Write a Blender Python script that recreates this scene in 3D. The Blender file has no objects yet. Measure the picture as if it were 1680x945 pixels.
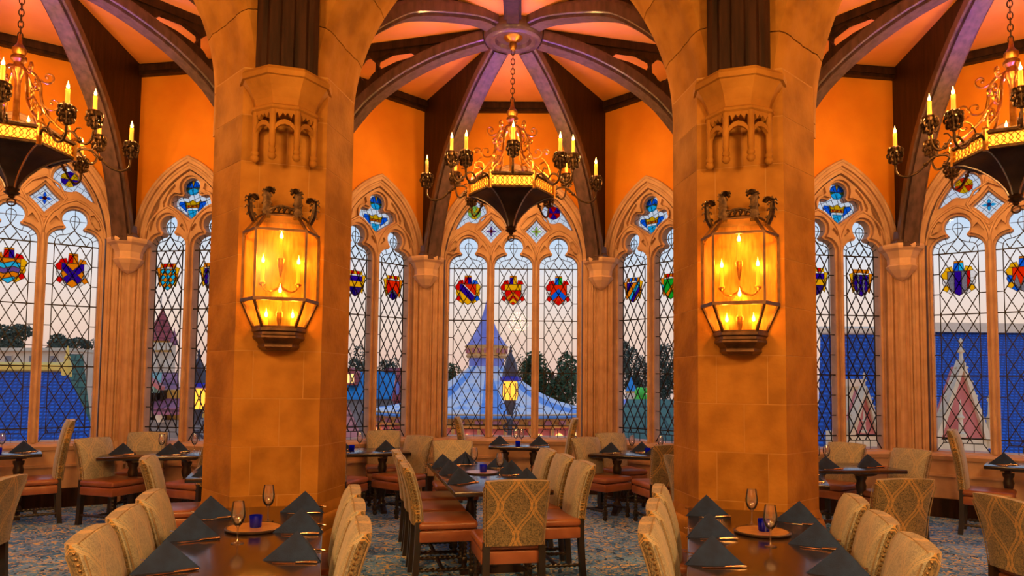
import bpy, bmesh, math, random
from math import sin, cos, pi, radians as RAD, sqrt, atan2, hypot
from mathutils import Matrix, Vector
from mathutils.geometry import tessellate_polygon
random.seed(7)
scene = bpy.context.scene
COL = scene.collection

# ------------------------------------------------------------------ camera
F_PX, TILT, SHIFT, ROLL, YAW, CAM_X, CAM_H = 1180.0, .0602, 83.16, .0109, -.0152, .148, 1.65
_F = Vector((sin(YAW)*cos(TILT), cos(YAW)*cos(TILT), sin(TILT)))
_R = Vector((cos(YAW), -sin(YAW), 0)); _U = _R.cross(_F)
_r = _R*cos(ROLL) + _U*sin(ROLL); _u = _U*cos(ROLL) - _R*sin(ROLL)
cam_data = bpy.data.cameras.new('camera'); cam = bpy.data.objects.new('camera', cam_data)
COL.objects.link(cam); scene.camera = cam
cam.matrix_world = Matrix(((_r.x, _u.x, -_F.x, CAM_X), (_r.y, _u.y, -_F.y, 0), (_r.z, _u.z, -_F.z, CAM_H), (0, 0, 0, 1)))
cam_data.sensor_width = 36; cam_data.lens = F_PX/1680*36
cam_data.shift_x = SHIFT*sin(ROLL)/1680; cam_data.shift_y = SHIFT*cos(ROLL)/1680
cam_data.clip_start = .05; cam_data.clip_end = 600

# ------------------------------------------------------------------ sky at dusk
world = bpy.data.worlds.new('dusk_sky'); scene.world = world; world.use_nodes = True
wn = world.node_tree.nodes; wl = world.node_tree.links
bg = wn['Background']; bg.inputs['Strength'].default_value = .88
tc = wn.new('ShaderNodeTexCoord'); sp = wn.new('ShaderNodeSeparateXYZ'); rp = wn.new('ShaderNodeValToRGB')
nz = wn.new('ShaderNodeTexNoise'); nz.inputs['Scale'].default_value = 5; nz.inputs['Detail'].default_value = 3
mp = wn.new('ShaderNodeMapping'); mp.inputs['Scale'].default_value = (1, 1, 4)
ad = wn.new('ShaderNodeMath'); ad.operation = 'MULTIPLY_ADD'; ad.inputs[1].default_value = .05
wl.new(tc.outputs['Generated'], sp.inputs[0]); wl.new(tc.outputs['Generated'], mp.inputs[0]); wl.new(mp.outputs[0], nz.inputs['Vector'])
wl.new(nz.outputs['Fac'], ad.inputs[0]); wl.new(sp.outputs['Z'], ad.inputs[2]); wl.new(ad.outputs[0], rp.inputs['Fac'])
el = rp.color_ramp.elements
el[0].position = 0.0; el[0].color = (.72, .52, .44, 1)
el[1].position = 1.0; el[1].color = (.30, .42, .72, 1)
for p, c in ((.05, (.82, .54, .42, 1)), (.10, (.88, .66, .52, 1)), (.17, (.82, .75, .72, 1)), (.22, (.62, .72, .86, 1)), (.45, (.50, .62, .86, 1))):
    e = el.new(p); e.color = c
wl.new(rp.outputs['Color'], bg.inputs['Color'])

# ------------------------------------------------------------------ exposure and hall fill lamps
vs = scene.view_settings
vs.view_transform = 'Standard'; vs.look = 'None'; vs.exposure = 0.28; vs.gamma = 1.0; vs.use_curve_mapping = False
scene.cycles.transparent_max_bounces = 24
scene.cycles.max_bounces = 8
WARM = (1.0, .47, .12)
def point_lamp(name, loc, watts, color, radius, parent=None):
    d = bpy.data.lights.new(name, 'POINT'); d.energy = watts; d.color = color; d.shadow_soft_size = radius
    o = bpy.data.objects.new(name, d); COL.objects.link(o); o.location = loc; o.parent = parent
    return o
# unseen fill lamps added in the round hall that the camera stands in
for x, y in ((-2.6, 1.2), (2.6, 1.2), (0, -1.5)):
    point_lamp('hall_fill_light', (x, y, 3.6), 430, (1.0, .52, .16), .35)

# ------------------------------------------------------------------ mesh helpers
def lerp(a, b, t): return a + (b - a)*t
def vlerp(a, b, t): return tuple(lerp(p, q, t) for p, q in zip(a, b))
class MB:
    def __init__(s): s.v = []; s.f = []
    def add(s, vs_, fs, M=None):
        o = len(s.v)
        s.v += [tuple(M @ Vector(p)) if M else tuple(p) for p in vs_]
        s.f += [tuple(i + o for i in f) for f in fs]
        return s
    def box(s, c, sz, M=None):
        x, y, z = (d/2 for d in sz)
        vs_ = [(c[0]+a*x, c[1]+b*y, c[2]+d*z) for a in (-1, 1) for b in (-1, 1) for d in (-1, 1)]
        return s.add(vs_, [(0,1,3,2), (4,6,7,5), (0,4,5,1), (2,3,7,6), (0,2,6,4), (1,5,7,3)], M)
    def rbox(s, c, sz, r=.02, seg=2, M=None):
        bm = bmesh.new(); bmesh.ops.create_cube(bm, size=1)
        for v in bm.verts: v.co = Vector((v.co.x*sz[0]+c[0], v.co.y*sz[1]+c[1], v.co.z*sz[2]+c[2]))
        bmesh.ops.bevel(bm, geom=bm.edges[:], offset=min(r, .49*min(sz)), segments=seg, profile=.5, affect='EDGES')
        bm.verts.index_update()
        s.add([v.co[:] for v in bm.verts], [tuple(v.index for v in f.verts) for f in bm.faces], M); bm.free()
        return s
    def prism(s, poly, h0, h1, axis='z', holes=(), M=None):
        """2D polygon (with holes) extruded; axis z: (x,y)->xy ; axis y: (x,z) outline extruded along y"""
        loops = [list(poly)] + [list(h) for h in holes]
        flat = [p for l in loops for p in l]; n = len(flat)
        tris = tessellate_polygon([[Vector((p[0], p[1], 0)) for p in l] for l in loops])
        mk = (lambda p, h: (p[0], p[1], h)) if axis == 'z' else (lambda p, h: (p[0], h, p[1]))
        vs_ = [mk(p, h0) for p in flat] + [mk(p, h1) for p in flat]; fs = []
        for t in tris:
            a, b, c = t
            A, B, C_ = flat[a], flat[b], flat[c]
            ccw = (B[0]-A[0])*(C_[1]-A[1]) - (B[1]-A[1])*(C_[0]-A[0]) > 0
            if not ccw: a, c = c, a
            if axis == 'z': fs += [(c, b, a), (a+n, b+n, c+n)]
            else: fs += [(a, b, c), (c+n, b+n, a+n)]
        o = 0
        for li, l in enumerate(loops):
            m = len(l); area = sum(l[i][0]*l[(i+1) % m][1] - l[(i+1) % m][0]*l[i][1] for i in range(m))
            for i in range(m):
                j = (i+1) % m; q = (o+i, o+j, o+j+n, o+i+n)
                flip = (area > 0) != (li == 0)
                if axis == 'y': flip = not flip
                fs.append(q[::-1] if flip else q)
            o += m
        return s.add(vs_, fs, M)
    def lathe(s, prof, n=16, c=(0, 0, 0), M=None, cap=True):
        vs_ = []; fs = []
        for r, z in prof:
            for k in range(n):
                a = 2*pi*k/n; vs_.append((c[0]+r*cos(a), c[1]+r*sin(a), c[2]+z))
        for i in range(len(prof)-1):
            for k in range(n):
                k2 = (k+1) % n; fs.append((i*n+k, i*n+k2, (i+1)*n+k2, (i+1)*n+k))
        if cap:
            if prof[0][0] > 1e-4: fs.append(tuple(range(n))[::-1])
            if prof[-1][0] > 1e-4: fs.append(tuple((len(prof)-1)*n+k for k in range(n)))
        return s.add(vs_, fs, M)
    def tube(s, path, r, n=8, closed=False, M=None, sq=1.0):
        P = [Vector(p) for p in path]; m = len(P); vs_ = []; fs = []
        rs = r if isinstance(r, (list, tuple)) else [r]*m
        nrm = None
        for i in range(m):
            if closed: t = P[(i+1) % m] - P[i-1]
            else: t = P[min(i+1, m-1)] - P[max(i-1, 0)]
            t.normalize()
            if nrm is None:
                nrm = t.cross(Vector((0, 0, 1)))
                if nrm.length < .01: nrm = t.cross(Vector((0, 1, 0)))
            nrm = nrm - t*nrm.dot(t); nrm.normalize(); b = t.cross(nrm)
            for k in range(n):
                a = 2*pi*(k+.5)/n; vs_.append(tuple(P[i] + nrm*(rs[i]*cos(a)) + b*(rs[i]*sq*sin(a))))
        for i in range(m if closed else m-1):
            j = (i+1) % m
            for k in range(n):
                k2 = (k+1) % n; fs.append((i*n+k, i*n+k2, j*n+k2, j*n+k))
        if not closed: fs += [tuple(range(n))[::-1], tuple((m-1)*n+k for k in range(n))]
        return s.add(vs_, fs, M)
    def ball(s, c, r, n=10, sz=1.0, M=None):
        k = max(4, n//2)
        return s.lathe([(max(r*sin(pi*i/k), 1e-5), -r*sz*cos(pi*i/k)) for i in range(k+1)], n, c, M, cap=False)
    def loft(s, loops, cap=True, M=None):
        n = len(loops[0]); vs_ = [p for l in loops for p in l]; fs = []
        for i in range(len(loops)-1):
            for k in range(n):
                k2 = (k+1) % n; fs.append((i*n+k, i*n+k2, (i+1)*n+k2, (i+1)*n+k))
        if cap: fs += [tuple(range(n))[::-1], tuple((len(loops)-1)*n+k for k in range(n))]
        return s.add(vs_, fs, M)
    def twist(s, p0, p1, r, turns=4, n=6, seg=28, M=None):
        """barley-twist bar"""
        a, b = Vector(p0), Vector(p1); d = (b-a).normalized()
        u = d.cross(Vector((0, 0, 1)));
        if u.length < .05: u = d.cross(Vector((1, 0, 0)))
        u.normalize(); w = d.cross(u); loops = []
        for i in range(seg+1):
            t = i/seg; ph = 2*pi*turns*t; c = a.lerp(b, t); l = []
            for k in range(n):
                an = 2*pi*k/n; rr = r*(1 + .28*cos(2*(an - ph))); l.append(tuple(c + u*(rr*cos(an)) + w*(rr*sin(an))))
            loops.append(l)
        return s.loft(loops, True, M)
    def mesh(s, name, mat, smooth=None):
        me = bpy.data.meshes.new(name); me.from_pydata(s.v, [], s.f); me.update()
        if mat is not None: me.materials.append(mat)
        if smooth is not None:
            me.polygons.foreach_set('use_smooth', [True]*len(me.polygons))
            me.set_sharp_from_angle(angle=RAD(smooth))
        return me
    def build(s, name, mat, parent=None, smooth=None, loc=None, rot=None):
        return obj(name, s.mesh(name, mat, smooth), parent, loc, rot)
def obj(name, me, parent=None, loc=None, rot=None):
    o = bpy.data.objects.new(name, me); COL.objects.link(o)
    if parent: o.parent = parent
    if loc is not None: o.location = loc
    if rot is not None: o.rotation_euler = rot if isinstance(rot, (tuple, list)) else (0, 0, rot)
    return o
def empty(name, loc=(0, 0, 0), rz=0, parent=None):
    o = bpy.data.objects.new(name, None); COL.objects.link(o); o.location = loc; o.rotation_euler = (0, 0, rz)
    o.empty_display_size = .1
    if parent: o.parent = parent
    return o
def tag(o, label, cat, group=None, kind=None):
    o['label'] = label; o['category'] = cat
    if group: o['group'] = group
    if kind: o['kind'] = kind
    return o
def struct(o, label=None):
    o['kind'] = 'structure'
    if label: o['label'] = label; o['category'] = 'structure'
    return o
def kids(o): return KIDS.get(o.name) or [c for c in o.children]
KIDS = {}
def copy_tree(o, parent=None):
    c = o.copy(); COL.objects.link(c); c.parent = parent
    for ch in o.children: copy_tree(ch, c)
    return c
def arc(cx, cz, r, a0, a1, n=12): return [(cx + r*cos(RAD(lerp(a0, a1, i/n))), cz + r*sin(RAD(lerp(a0, a1, i/n)))) for i in range(n+1)]
def offset(poly, d):
    """grow a closed CCW 2D polygon by d"""
    n = len(poly); out = []
    area = sum(poly[i][0]*poly[(i+1) % n][1] - poly[(i+1) % n][0]*poly[i][1] for i in range(n))
    sg = 1 if area > 0 else -1
    for i in range(n):
        p, c, q = poly[i-1], poly[i], poly[(i+1) % n]
        e1 = Vector((c[0]-p[0], c[1]-p[1])); e2 = Vector((q[0]-c[0], q[1]-c[1]))
        if e1.length < 1e-6 or e2.length < 1e-6: out.append(c); continue
        e1.normalize(); e2.normalize()
        n1 = Vector((e1.y, -e1.x)); n2 = Vector((e2.y, -e2.x)); m = n1 + n2
        k = d*sg/max(.45, (1 + n1.dot(n2))/2*1.0) / 2
        out.append((c[0] + m.x*k, c[1] + m.y*k))
    return out
def clip_convex(poly, clip):
    """Sutherland-Hodgman, clip must be convex CCW"""
    out = list(poly); n = len(clip)
    for i in range(n):
        a, b = clip[i], clip[(i+1) % n]; inp = out; out = []
        side = lambda p: (b[0]-a[0])*(p[1]-a[1]) - (b[1]-a[1])*(p[0]-a[0])
        for j in range(len(inp)):
            p, q = inp[j-1], inp[j]; sp_, sq = side(p), side(q)
            if (sp_ >= 0) != (sq >= 0):
                t = sp_/(sp_-sq); out.append((lerp(p[0], q[0], t), lerp(p[1], q[1], t)))
            if sq >= 0: out.append(q)
        if not out: return []
    return out
def subtract(poly, cut):
    """convex polygon minus convex polygon, as a list of convex pieces"""
    area = lambda q: sum(q[i-1][0]*q[i][1] - q[i][0]*q[i-1][1] for i in range(len(q)))
    if area(cut) < 0: cut = cut[::-1]
    rest = poly; out = []
    for i in range(len(cut)):
        a, b = cut[i], cut[(i+1) % len(cut)]
        d = Vector((b[0]-a[0], b[1]-a[1])).normalized(); n_ = (d.y, -d.x); B_ = 2.0
        A1 = (a[0]-d.x*B_, a[1]-d.y*B_); B1 = (b[0]+d.x*B_, b[1]+d.y*B_)
        outside = clip_convex(rest, [B1, A1, (A1[0]+n_[0]*B_, A1[1]+n_[1]*B_), (B1[0]+n_[0]*B_, B1[1]+n_[1]*B_)])
        if len(outside) > 2 and area2(outside) > 5e-5: out.append(outside)
        rest = clip_convex(rest, [A1, B1, (B1[0]-n_[0]*B_, B1[1]-n_[1]*B_), (A1[0]-n_[0]*B_, A1[1]-n_[1]*B_)])
        if len(rest) < 3: break
    return out
def area2(p): return abs(sum(p[i-1][0]*p[i][1] - p[i][0]*p[i-1][1] for i in range(len(p))))/2

# ------------------------------------------------------------------ materials
def new_mat(name):
    m = bpy.data.materials.new(name); m.use_nodes = True; nt = m.node_tree
    return m, nt.nodes, nt.links, nt.nodes['Principled BSDF']
def surf(name, c1, c2=None, scale=6, rough=.6, bump=0, bscale=None, metal=0, detail=5, stretch=None, spec=.5, c3=None, pits=0, coat=0, contrast=(.35, .65)):
    m, N, L, B = new_mat(name)
    B.inputs['Roughness'].default_value = rough; B.inputs['Metallic'].default_value = metal
    B.inputs['Specular IOR Level'].default_value = spec
    if coat: B.inputs['Coat Weight'].default_value = coat; B.inputs['Coat Roughness'].default_value = .12
    t = N.new('ShaderNodeTexCoord'); mp = N.new('ShaderNodeMapping'); L.new(t.outputs['Object'], mp.inputs[0])
    if stretch: mp.inputs['Scale'].default_value = stretch
    nz = N.new('ShaderNodeTexNoise'); nz.inputs['Scale'].default_value = scale; nz.inputs['Detail'].default_value = detail
    L.new(mp.outputs[0], nz.inputs['Vector'])
    rp = N.new('ShaderNodeValToRGB'); e = rp.color_ramp.elements
    e[0].position, e[1].position = contrast; e[0].color = (*c1, 1); e[1].color = (*(c2 or c1), 1)
    if c3: k = e.new(sum(contrast)/2); k.color = (*c3, 1)
    L.new(nz.outputs['Fac'], rp.inputs['Fac']); L.new(rp.outputs['Color'], B.inputs['Base Color'])
    if bump or pits:
        b = N.new('ShaderNodeBump'); b.inputs['Strength'].default_value = bump; b.inputs['Distance'].default_value = .01
        n2 = N.new('ShaderNodeTexNoise'); n2.inputs['Scale'].default_value = bscale or scale*4; n2.inputs['Detail'].default_value = 6
        L.new(mp.outputs[0], n2.inputs['Vector']); L.new(n2.outputs['Fac'], b.inputs['Height'])
        L.new(b.outputs['Normal'], B.inputs['Normal'])
    return m
def emit(name, col, strength):
    m, N, L, B = new_mat(name); B.inputs['Base Color'].default_value = (*col, 1)
    B.inputs['Emission Color'].default_value = (*col, 1); B.inputs['Emission Strength'].default_value = strength
    return m
def glass(name, col=(1, 1, 1), gloss=.08, rough=.02, haze=0):
    """thin clear or stained glass: light passes straight through, tinted"""
    m, N, L, B = new_mat(name); out = N['Material Output']
    tr = N.new('ShaderNodeBsdfTransparent'); tr.inputs['Color'].default_value = (*col, 1)
    gl = N.new('ShaderNodeBsdfGlossy'); gl.inputs['Roughness'].default_value = rough
    fr = N.new('ShaderNodeLayerWeight'); fr.inputs['Blend'].default_value = .25
    ma = N.new('ShaderNodeMath'); ma.operation = 'MULTIPLY_ADD'; ma.inputs[1].default_value = gloss*3; ma.inputs[2].default_value = gloss*.4
    mx = N.new('ShaderNodeMixShader'); L.new(fr.outputs['Fresnel'], ma.inputs[0]); L.new(ma.outputs[0], mx.inputs[0])
    src = tr.outputs[0]
    if haze:
        tl = N.new('ShaderNodeBsdfTranslucent'); tl.inputs['Color'].default_value = (*col, 1)
        m2 = N.new('ShaderNodeMixShader'); m2.inputs[0].default_value = haze
        L.new(tr.outputs[0], m2.inputs[1]); L.new(tl.outputs[0], m2.inputs[2]); src = m2.outputs[0]
    L.new(src, mx.inputs[1]); L.new(gl.outputs[0], mx.inputs[2]); L.new(mx.outputs[0], out.inputs['Surface'])
    return m
M = {}
M['plaster'] = surf('ochre_plaster', (.68, .225, .005), (.76, .275, .008), 2.2, .8, .15, 30)
M['ceiling'] = surf('ochre_ceiling_plaster', (.74, .285, .045), (.84, .34, .06), 1.6, .85, .12, 30)
M['stone'] = surf('buff_stone', (.28, .118, .014), (.44, .20, .028), 3.0, .75, .55, 26, c3=(.37, .16, .02), spec=.2)
M['stone2'] = surf('buff_stone_dark', (.25, .105, .012), (.40, .18, .025), 4.0, .75, .6, 22, c3=(.34, .148, .018), spec=.2)
M['jamb'] = surf('window_stone', (.47, .29, .185), (.59, .38, .25), 5.0, .7, .2, 30)
M['mortar'] = surf('pale_mortar', (.42, .21, .045), (.48, .25, .06), 8, .9, .2)
M['wood'] = surf('dark_oak', (.016, .007, .003), (.045, .018, .008), 3, .5, .25, 40, stretch=(6, 6, .6), spec=.2)
M['rib'] = surf('oak_rib', (.042, .022, .020), (.095, .050, .045), 4, .42, .2, 50, stretch=(4, 4, 1), coat=.25)
M['lead'] = surf('lead_came', (.012, .012, .014), (.03, .03, .03), 20, .55, metal=.6)
M['pane'] = glass('clear_pane', (.97, .98, 1.0), .008)
M['paneHead'] = glass('pale_pane', (.93, .97, 1.0), .008)
M['iron'] = surf('bronze_iron', (.035, .020, .012), (.10, .055, .022), 30, .42, .3, 60, metal=.85)
M['brass'] = surf('aged_brass', (.34, .16, .03), (.60, .33, .07), 16, .33, .15, 60, metal=1)
M['candle'] = surf('ivory_candle', (.75, .48, .16), (.85, .58, .22), 20, .5)
M['flame'] = emit('candle_bulb_glow', (1.0, .55, .12), 28)
M['candleglow'] = emit('lit_candle_sleeve', (1.0, .36, .03), .9)
GL = {k: glass('stained_'+k, c, .004, .15, .12) for k, c in dict(
    red=(.85, .03, .02), orange=(.95, .16, .02), yellow=(.98, .70, .05), gold=(.92, .48, .04), blue=(.05, .36, .92), cyan=(.12, .72, .95),
    purple=(.16, .04, .55), lilac=(.38, .25, .55), green=(.08, .62, .14), white=(.93, .93, .93), silver=(.45, .45, .50), lime=(.6, .85, .35)).items()}
M['litjamb'] = surf('lit_corbel_stone', (.62, .40, .26), (.74, .50, .34), 5.0, .7, .2, 30)  # window stone brightened: light on the corbels is put into its colour
# ------------------------------------------------------------------ plan of the place
RING = (0.0, .176)            # centre of the round hall
STEP = RAD(36)                # one bay every 36 degrees
R_WALL, HALF, SIDE_LEN = 10.624, 1.34, 2.255
Z_CEIL, Z_SILL, Z_SPR = 5.92, .822, 3.45
HUB = 8.28
R_PIER = 5.92
def bay_matrix(k): return Matrix.Translation((RING[0], RING[1], 0)) @ Matrix.Rotation(-k*STEP, 4, 'Z')
def set_mat(o, M_): o.matrix_world = M_; return o

# floor, hall ceiling and the hall's rear walls
def carpet():
    m, N, L, B = new_mat('patterned_carpet'); B.inputs['Roughness'].default_value = .95; B.inputs['Specular IOR Level'].default_value = .1
    t = N.new('ShaderNodeTexCoord'); mp = N.new('ShaderNodeMapping'); L.new(t.outputs['Object'], mp.inputs[0])
    def wob(scale, dist, lo, hi, st=(1, 1, 1)):
        q = N.new('ShaderNodeMapping'); q.inputs['Scale'].default_value = st; L.new(mp.outputs[0], q.inputs[0])
        n = N.new('ShaderNodeTexNoise'); n.inputs['Scale'].default_value = scale; n.inputs['Detail'].default_value = 2; n.inputs['Distortion'].default_value = dist
        L.new(q.outputs[0], n.inputs['Vector'])
        r = N.new('ShaderNodeValToRGB'); r.color_ramp.elements[0].position = lo; r.color_ramp.elements[1].position = hi
        L.new(n.outputs['Fac'], r.inputs['Fac']); return r.outputs['Color']
    def mix(f, a, b):
        x = N.new('ShaderNodeMix'); x.data_type = 'RGBA'; L.new(f, x.inputs['Factor'])
        for s_, v in ((x.inputs['A'], a), (x.inputs['B'], b)):
            if isinstance(v, tuple): s_.default_value = (*v, 1)
            else: L.new(v, s_)
        return x.outputs['Result']
    c = mix(wob(3.0, .8, .40, .60), (.07, .25, .72), (.19, .46, 1.0))
    c = mix(wob(9, 2.6, .555, .58, (1, 1.4, 1)), c, (.74, .66, .40))
    c = mix(wob(11, 1.8, .60, .62, (1.4, 1, 1)), c, (.03, .10, .34))
    L.new(c, B.inputs['Base Color'])
    b = N.new('ShaderNodeBump'); b.inputs['Strength'].default_value = .4; b.inputs['Distance'].default_value = .004
    n = N.new('ShaderNodeTexNoise'); n.inputs['Scale'].default_value = 260; L.new(t.outputs['Object'], n.inputs['Vector']); L.new(n.outputs['Fac'], b.inputs['Height'])
    L.new(b.outputs['Normal'], B.inputs['Normal'])
    return m
M['carpet'] = carpet()
def bay_pt(k, lx, ly):
    a = k*STEP; return (RING[0] + lx*cos(a) + ly*sin(a), RING[1] - lx*sin(a) + ly*cos(a))
t_q = SIDE_LEN*sqrt(.5)
outline = []
for k in (-1, 0, 1):
    outline += [bay_pt(k, -HALF-t_q, R_WALL-t_q), bay_pt(k, -HALF, R_WALL), bay_pt(k, HALF, R_WALL), bay_pt(k, HALF+t_q, R_WALL-t_q)]
rear = [(7.6, 4.4), (7.6, -5.0), (-7.6, -5.0), (-7.6, 4.4)]
floor_poly = outline + rear
struct(MB().prism(offset(floor_poly[::-1], .3), -.12, 0).build('floor', M['carpet']), 'blue and gold leaf patterned carpet')
hall = [(-7.6, -5), (7.6, -5), (7.6, 4.4), bay_pt(1.5, 0, 6.2), bay_pt(.5, 0, 6.2), bay_pt(-.5, 0, 6.2), bay_pt(-1.5, 0, 6.2), (-7.6, 4.4)]
struct(MB().prism(offset(hall, .25), 7.2, 7.35).build('ceiling', M['wood']), 'dark timber ceiling of the round hall')
mw = MB()
for a, b in zip([outline[-1]] + rear, rear + [outline[0]]):
    d = Vector((b[0]-a[0], b[1]-a[1])); n_ = Vector((-d.y, d.x)).normalized()*.12
    mw.prism([a, b, (b[0]+n_.x, b[1]+n_.y), (a[0]+n_.x, a[1]+n_.y)], 0, 7.3)
struct(mw.build('wall_rear', M['plaster']), 'ochre plaster walls behind the camera')

# ------------------------------------------------------------------ windows
def pointed(hw, z0, zs, apex, n=14):
    """closed CCW outline of a pointed arch opening: base z0, spring zs, apex height"""
    h = apex - zs; c = (h*h - hw*hw)/(2*hw); r = hw + c
    a_end = math.degrees(atan2(h, c))
    right = arc(-c, zs, r, 0, a_end, n)          # from (hw,zs) up to the apex
    left = [(-x, z) for x, z in right[:-1]][::-1]
    return [(-hw, z0), (hw, z0)] + right + left
def lancet(cx, hw, z0=Z_SILL, top=3.861, n=8):
    """trefoil-headed light, CCW"""
    lr = .145*hw/.29; lz = top - lr; sx = .118*hw/.29; sz = 3.585; zs = 3.42
    pts = [(hw, z0), (hw, zs)]
    for i in range(1, n+1):
        t = i/n*pi/2; pts.append((sx + (hw-sx)*cos(t), zs + (sz-zs)*sin(t)))
    a0 = math.degrees(atan2(sz-lz, sx))
    pts += arc(0, lz, lr, a0, 90, n+2)[0:]
    right = [(cx + x, z) for x, z in pts]; left = [(cx - x, z) for x, z in pts[:-1]][::-1]
    return right + left
def diamond(cx, cz, r, curve=.0, n=5):
    c = [(0, -r), (r*.93, 0), (0, r), (-r*.93, 0)]; out = []
    for i in range(4):
        a, b = c[i], c[(i+1) % 4]
        for j in range(n):
            t = j/n; k = 1 - curve*sin(pi*t); out.append((cx + lerp(a[0], b[0], t)*k, cz + lerp(a[1], b[1], t)*k))
    return out
def mouchette(s, hw=1.04, zs=3.45, apex=4.79):
    """upper light beside the arch of the three-light window; s = -1 left, 1 right"""
    h = apex-zs; c = (h*h-hw*hw)/(2*hw); r = hw+c-.03
    a0 = math.degrees(math.asin((3.95-zs)/r)); a1 = math.degrees(math.asin((4.49-zs)/r))
    outer = arc(-c, zs, r, a0, a1, 10)           # rises along the arch, right-hand version
    lobe = arc(.60, 4.25, .175, 100, 300, 12)
    foot = [(.73, 4.085), (.80, 4.03)]
    pts = outer + lobe + foot
    return [(x, z) for x, z in pts] if s > 0 else [(-x, z) for x, z in pts][::-1]
def spade(n=8):
    """three-lobed top light of the two-light window"""
    r = [(0, 3.79), (.11, 3.87), (.30, 4.00), (.305, 4.04)] + arc(.225, 4.055, .080, 0, 120, 5) + [(.135, 4.115)] + arc(0, 4.235, .130, -38, 90, n)
    return r + [(-x, z) for x, z in r[1:-1]][::-1]
def frame_tube(mb, pts, y, r, closed=False, n=6): mb.tube([(x, y, z) for x, z in pts], r, n, closed)

SH_OUT = [(-.125, .12), (-.125, -.02), (-.10, -.10), (-.05, -.165), (0, -.20), (.05, -.165), (.10, -.10), (.125, -.02), (.125, .12)]
def shield_fields(kind):
    """list of (colour, polygon) inside the shield, painted in order"""
    big = [(-.2, -.25), (.2, -.25), (.2, .2), (-.2, .2)]
    st = lambda i, n, c0, ang: None
    def band(c, a, w):   # stripe through c at slope direction a (deg), half width w
        d = (cos(RAD(a)), sin(RAD(a))); n_ = (-d[1], d[0]); q = .5
        return [(c[0]-d[0]*q-n_[0]*w, c[1]-d[1]*q-n_[1]*w), (c[0]+d[0]*q-n_[0]*w, c[1]+d[1]*q-n_[1]*w), (c[0]+d[0]*q+n_[0]*w, c[1]+d[1]*q+n_[1]*w), (c[0]-d[0]*q+n_[0]*w, c[1]-d[1]*q+n_[1]*w)]
    def chev(z, w): return [[(-.3, z-.3), (0, z), (0, z+w), (-.3, z-.3+w)], [(0, z), (.3, z-.3), (.3, z-.3+w), (0, z+w)]]
    if kind == 'bend': return [('orange', band((.09, .09), -45, .09)), ('purple', band((0, -.03), -45, .045)), ('yellow', band((-.11, -.14), -45, .11))]
    if kind == 'chief': return [('yellow', [(-.2, .03), (.2, .03), (.2, .2), (-.2, .2)])] + [('red', [(-.2, -.25), (.2, -.25), (.2, .03), (-.2, .03)])] + [('gold', p) for p in chev(-.04, .05)] + [('yellow', p) for p in chev(-.14, .05)]
    if kind == 'chevron': return [('orange', big)] + [('blue', p) for p in chev(-.04, .10)] + [('red', [(-.1, -.25), (.1, -.25), (0, -.10)])]
    if kind == 'perchevron': return [('orange', big), ('silver', [(-.2, -.22), (-.2, -.3), (0, -.3), (0, 0)]), ('silver', [(0, -.3), (.2, -.3), (.2, -.22), (0, 0)]), ('purple', [(-.2, -.27), (-.2, -.3), (0, -.3), (0, -.05)]), ('purple', [(0, -.3), (.2, -.3), (.2, -.27), (0, -.05)])]
    if kind == 'quarter': return [('purple', big), ('yellow', [(-.2, -.05), (.2, -.05), (.2, .04), (-.2, .04)]), ('lilac', [(0, -.3), (.2, -.3), (.2, -.05), (0, -.05)])]
    if kind == 'stripes': return [(c, band((-.82*o, .57*o-.03), 55, w)) for c, o, w in (('purple', .15, .06), ('gold', .055, .035), ('cyan', -.01, .03), ('purple', -.065, .025), ('gold', -.115, .025), ('cyan', -.19, .05))]
    if kind == 'green': return [('green', big), ('gold', band((.0, -.05), 50, .03))]
    if kind == 'waves': return [(c, [(-.2, z-.035)] + [(-.2+.05*i, z-.035+.018*sin(i*1.55)) for i in range(9)] + [(.2-.05*i, z+.035+.018*sin((8-i)*1.55)) for i in range(9)]) for c, z in (('gold', .10), ('cyan', .035), ('lilac', -.03), ('gold', -.095), ('cyan', -.16))]
    if kind == 'saltire': return [('gold', big), ('purple', band((0, -.03), 45, .04)), ('purple', band((0, -.03), -45, .04))]
    if kind == 'lozenge':
        out = []
        for i in range(-3, 4):
            for j in range(-5, 5):
                out.append(('gold' if (i+j) % 2 else 'cyan', [((i-j)*.0+i*.05, 0), (0, 0), (0, 0)]))
        out = []
        for j in range(-6, 6):
            for i in range(-6, 6):
                cx, cz = (i+j)*.042, (i-j)*.042
                if abs(cx) < .17 and -.25 < cz < .17: out.append(('gold' if (i+j) % 2 else 'cyan', [(cx, cz-.042), (cx+.042, cz), (cx, cz+.042), (cx-.042, cz)]))
        return out
    if kind == 'vair':
        out = [('silver', big)]
        for i, x in enumerate((-.083, 0, .083)):
            for z in (.08, -.0, -.08, -.15): out.append(('purple', [(x-.014, z-.04), (x+.014, z-.04), (x+.03, z), (x+.014, z+.04), (x-.014, z+.04), (x-.03, z)]))
        return out
    if kind == 'pale': return [('silver', [(-.2, -.3), (-.05, -.3), (-.05, .2), (-.2, .2)]), ('purple', [(-.05, -.3), (.03, -.3), (.03, .2), (-.05, .2)]), ('silver', [(.03, -.3), (.09, -.3), (.09, .2), (.03, .2)]), ('red', [(.09, -.3), (.2, -.3), (.2, .2), (.09, .2)])]
    if kind == 'spikes': return [('orange', big)] + [('silver', [(x-.042, -.3), (x+.042, -.3), (x+.042, -.12), (x, .03), (x-.042, -.12)]) for x in (-.083, 0, .083)]
    return [('red', big)]
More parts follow.
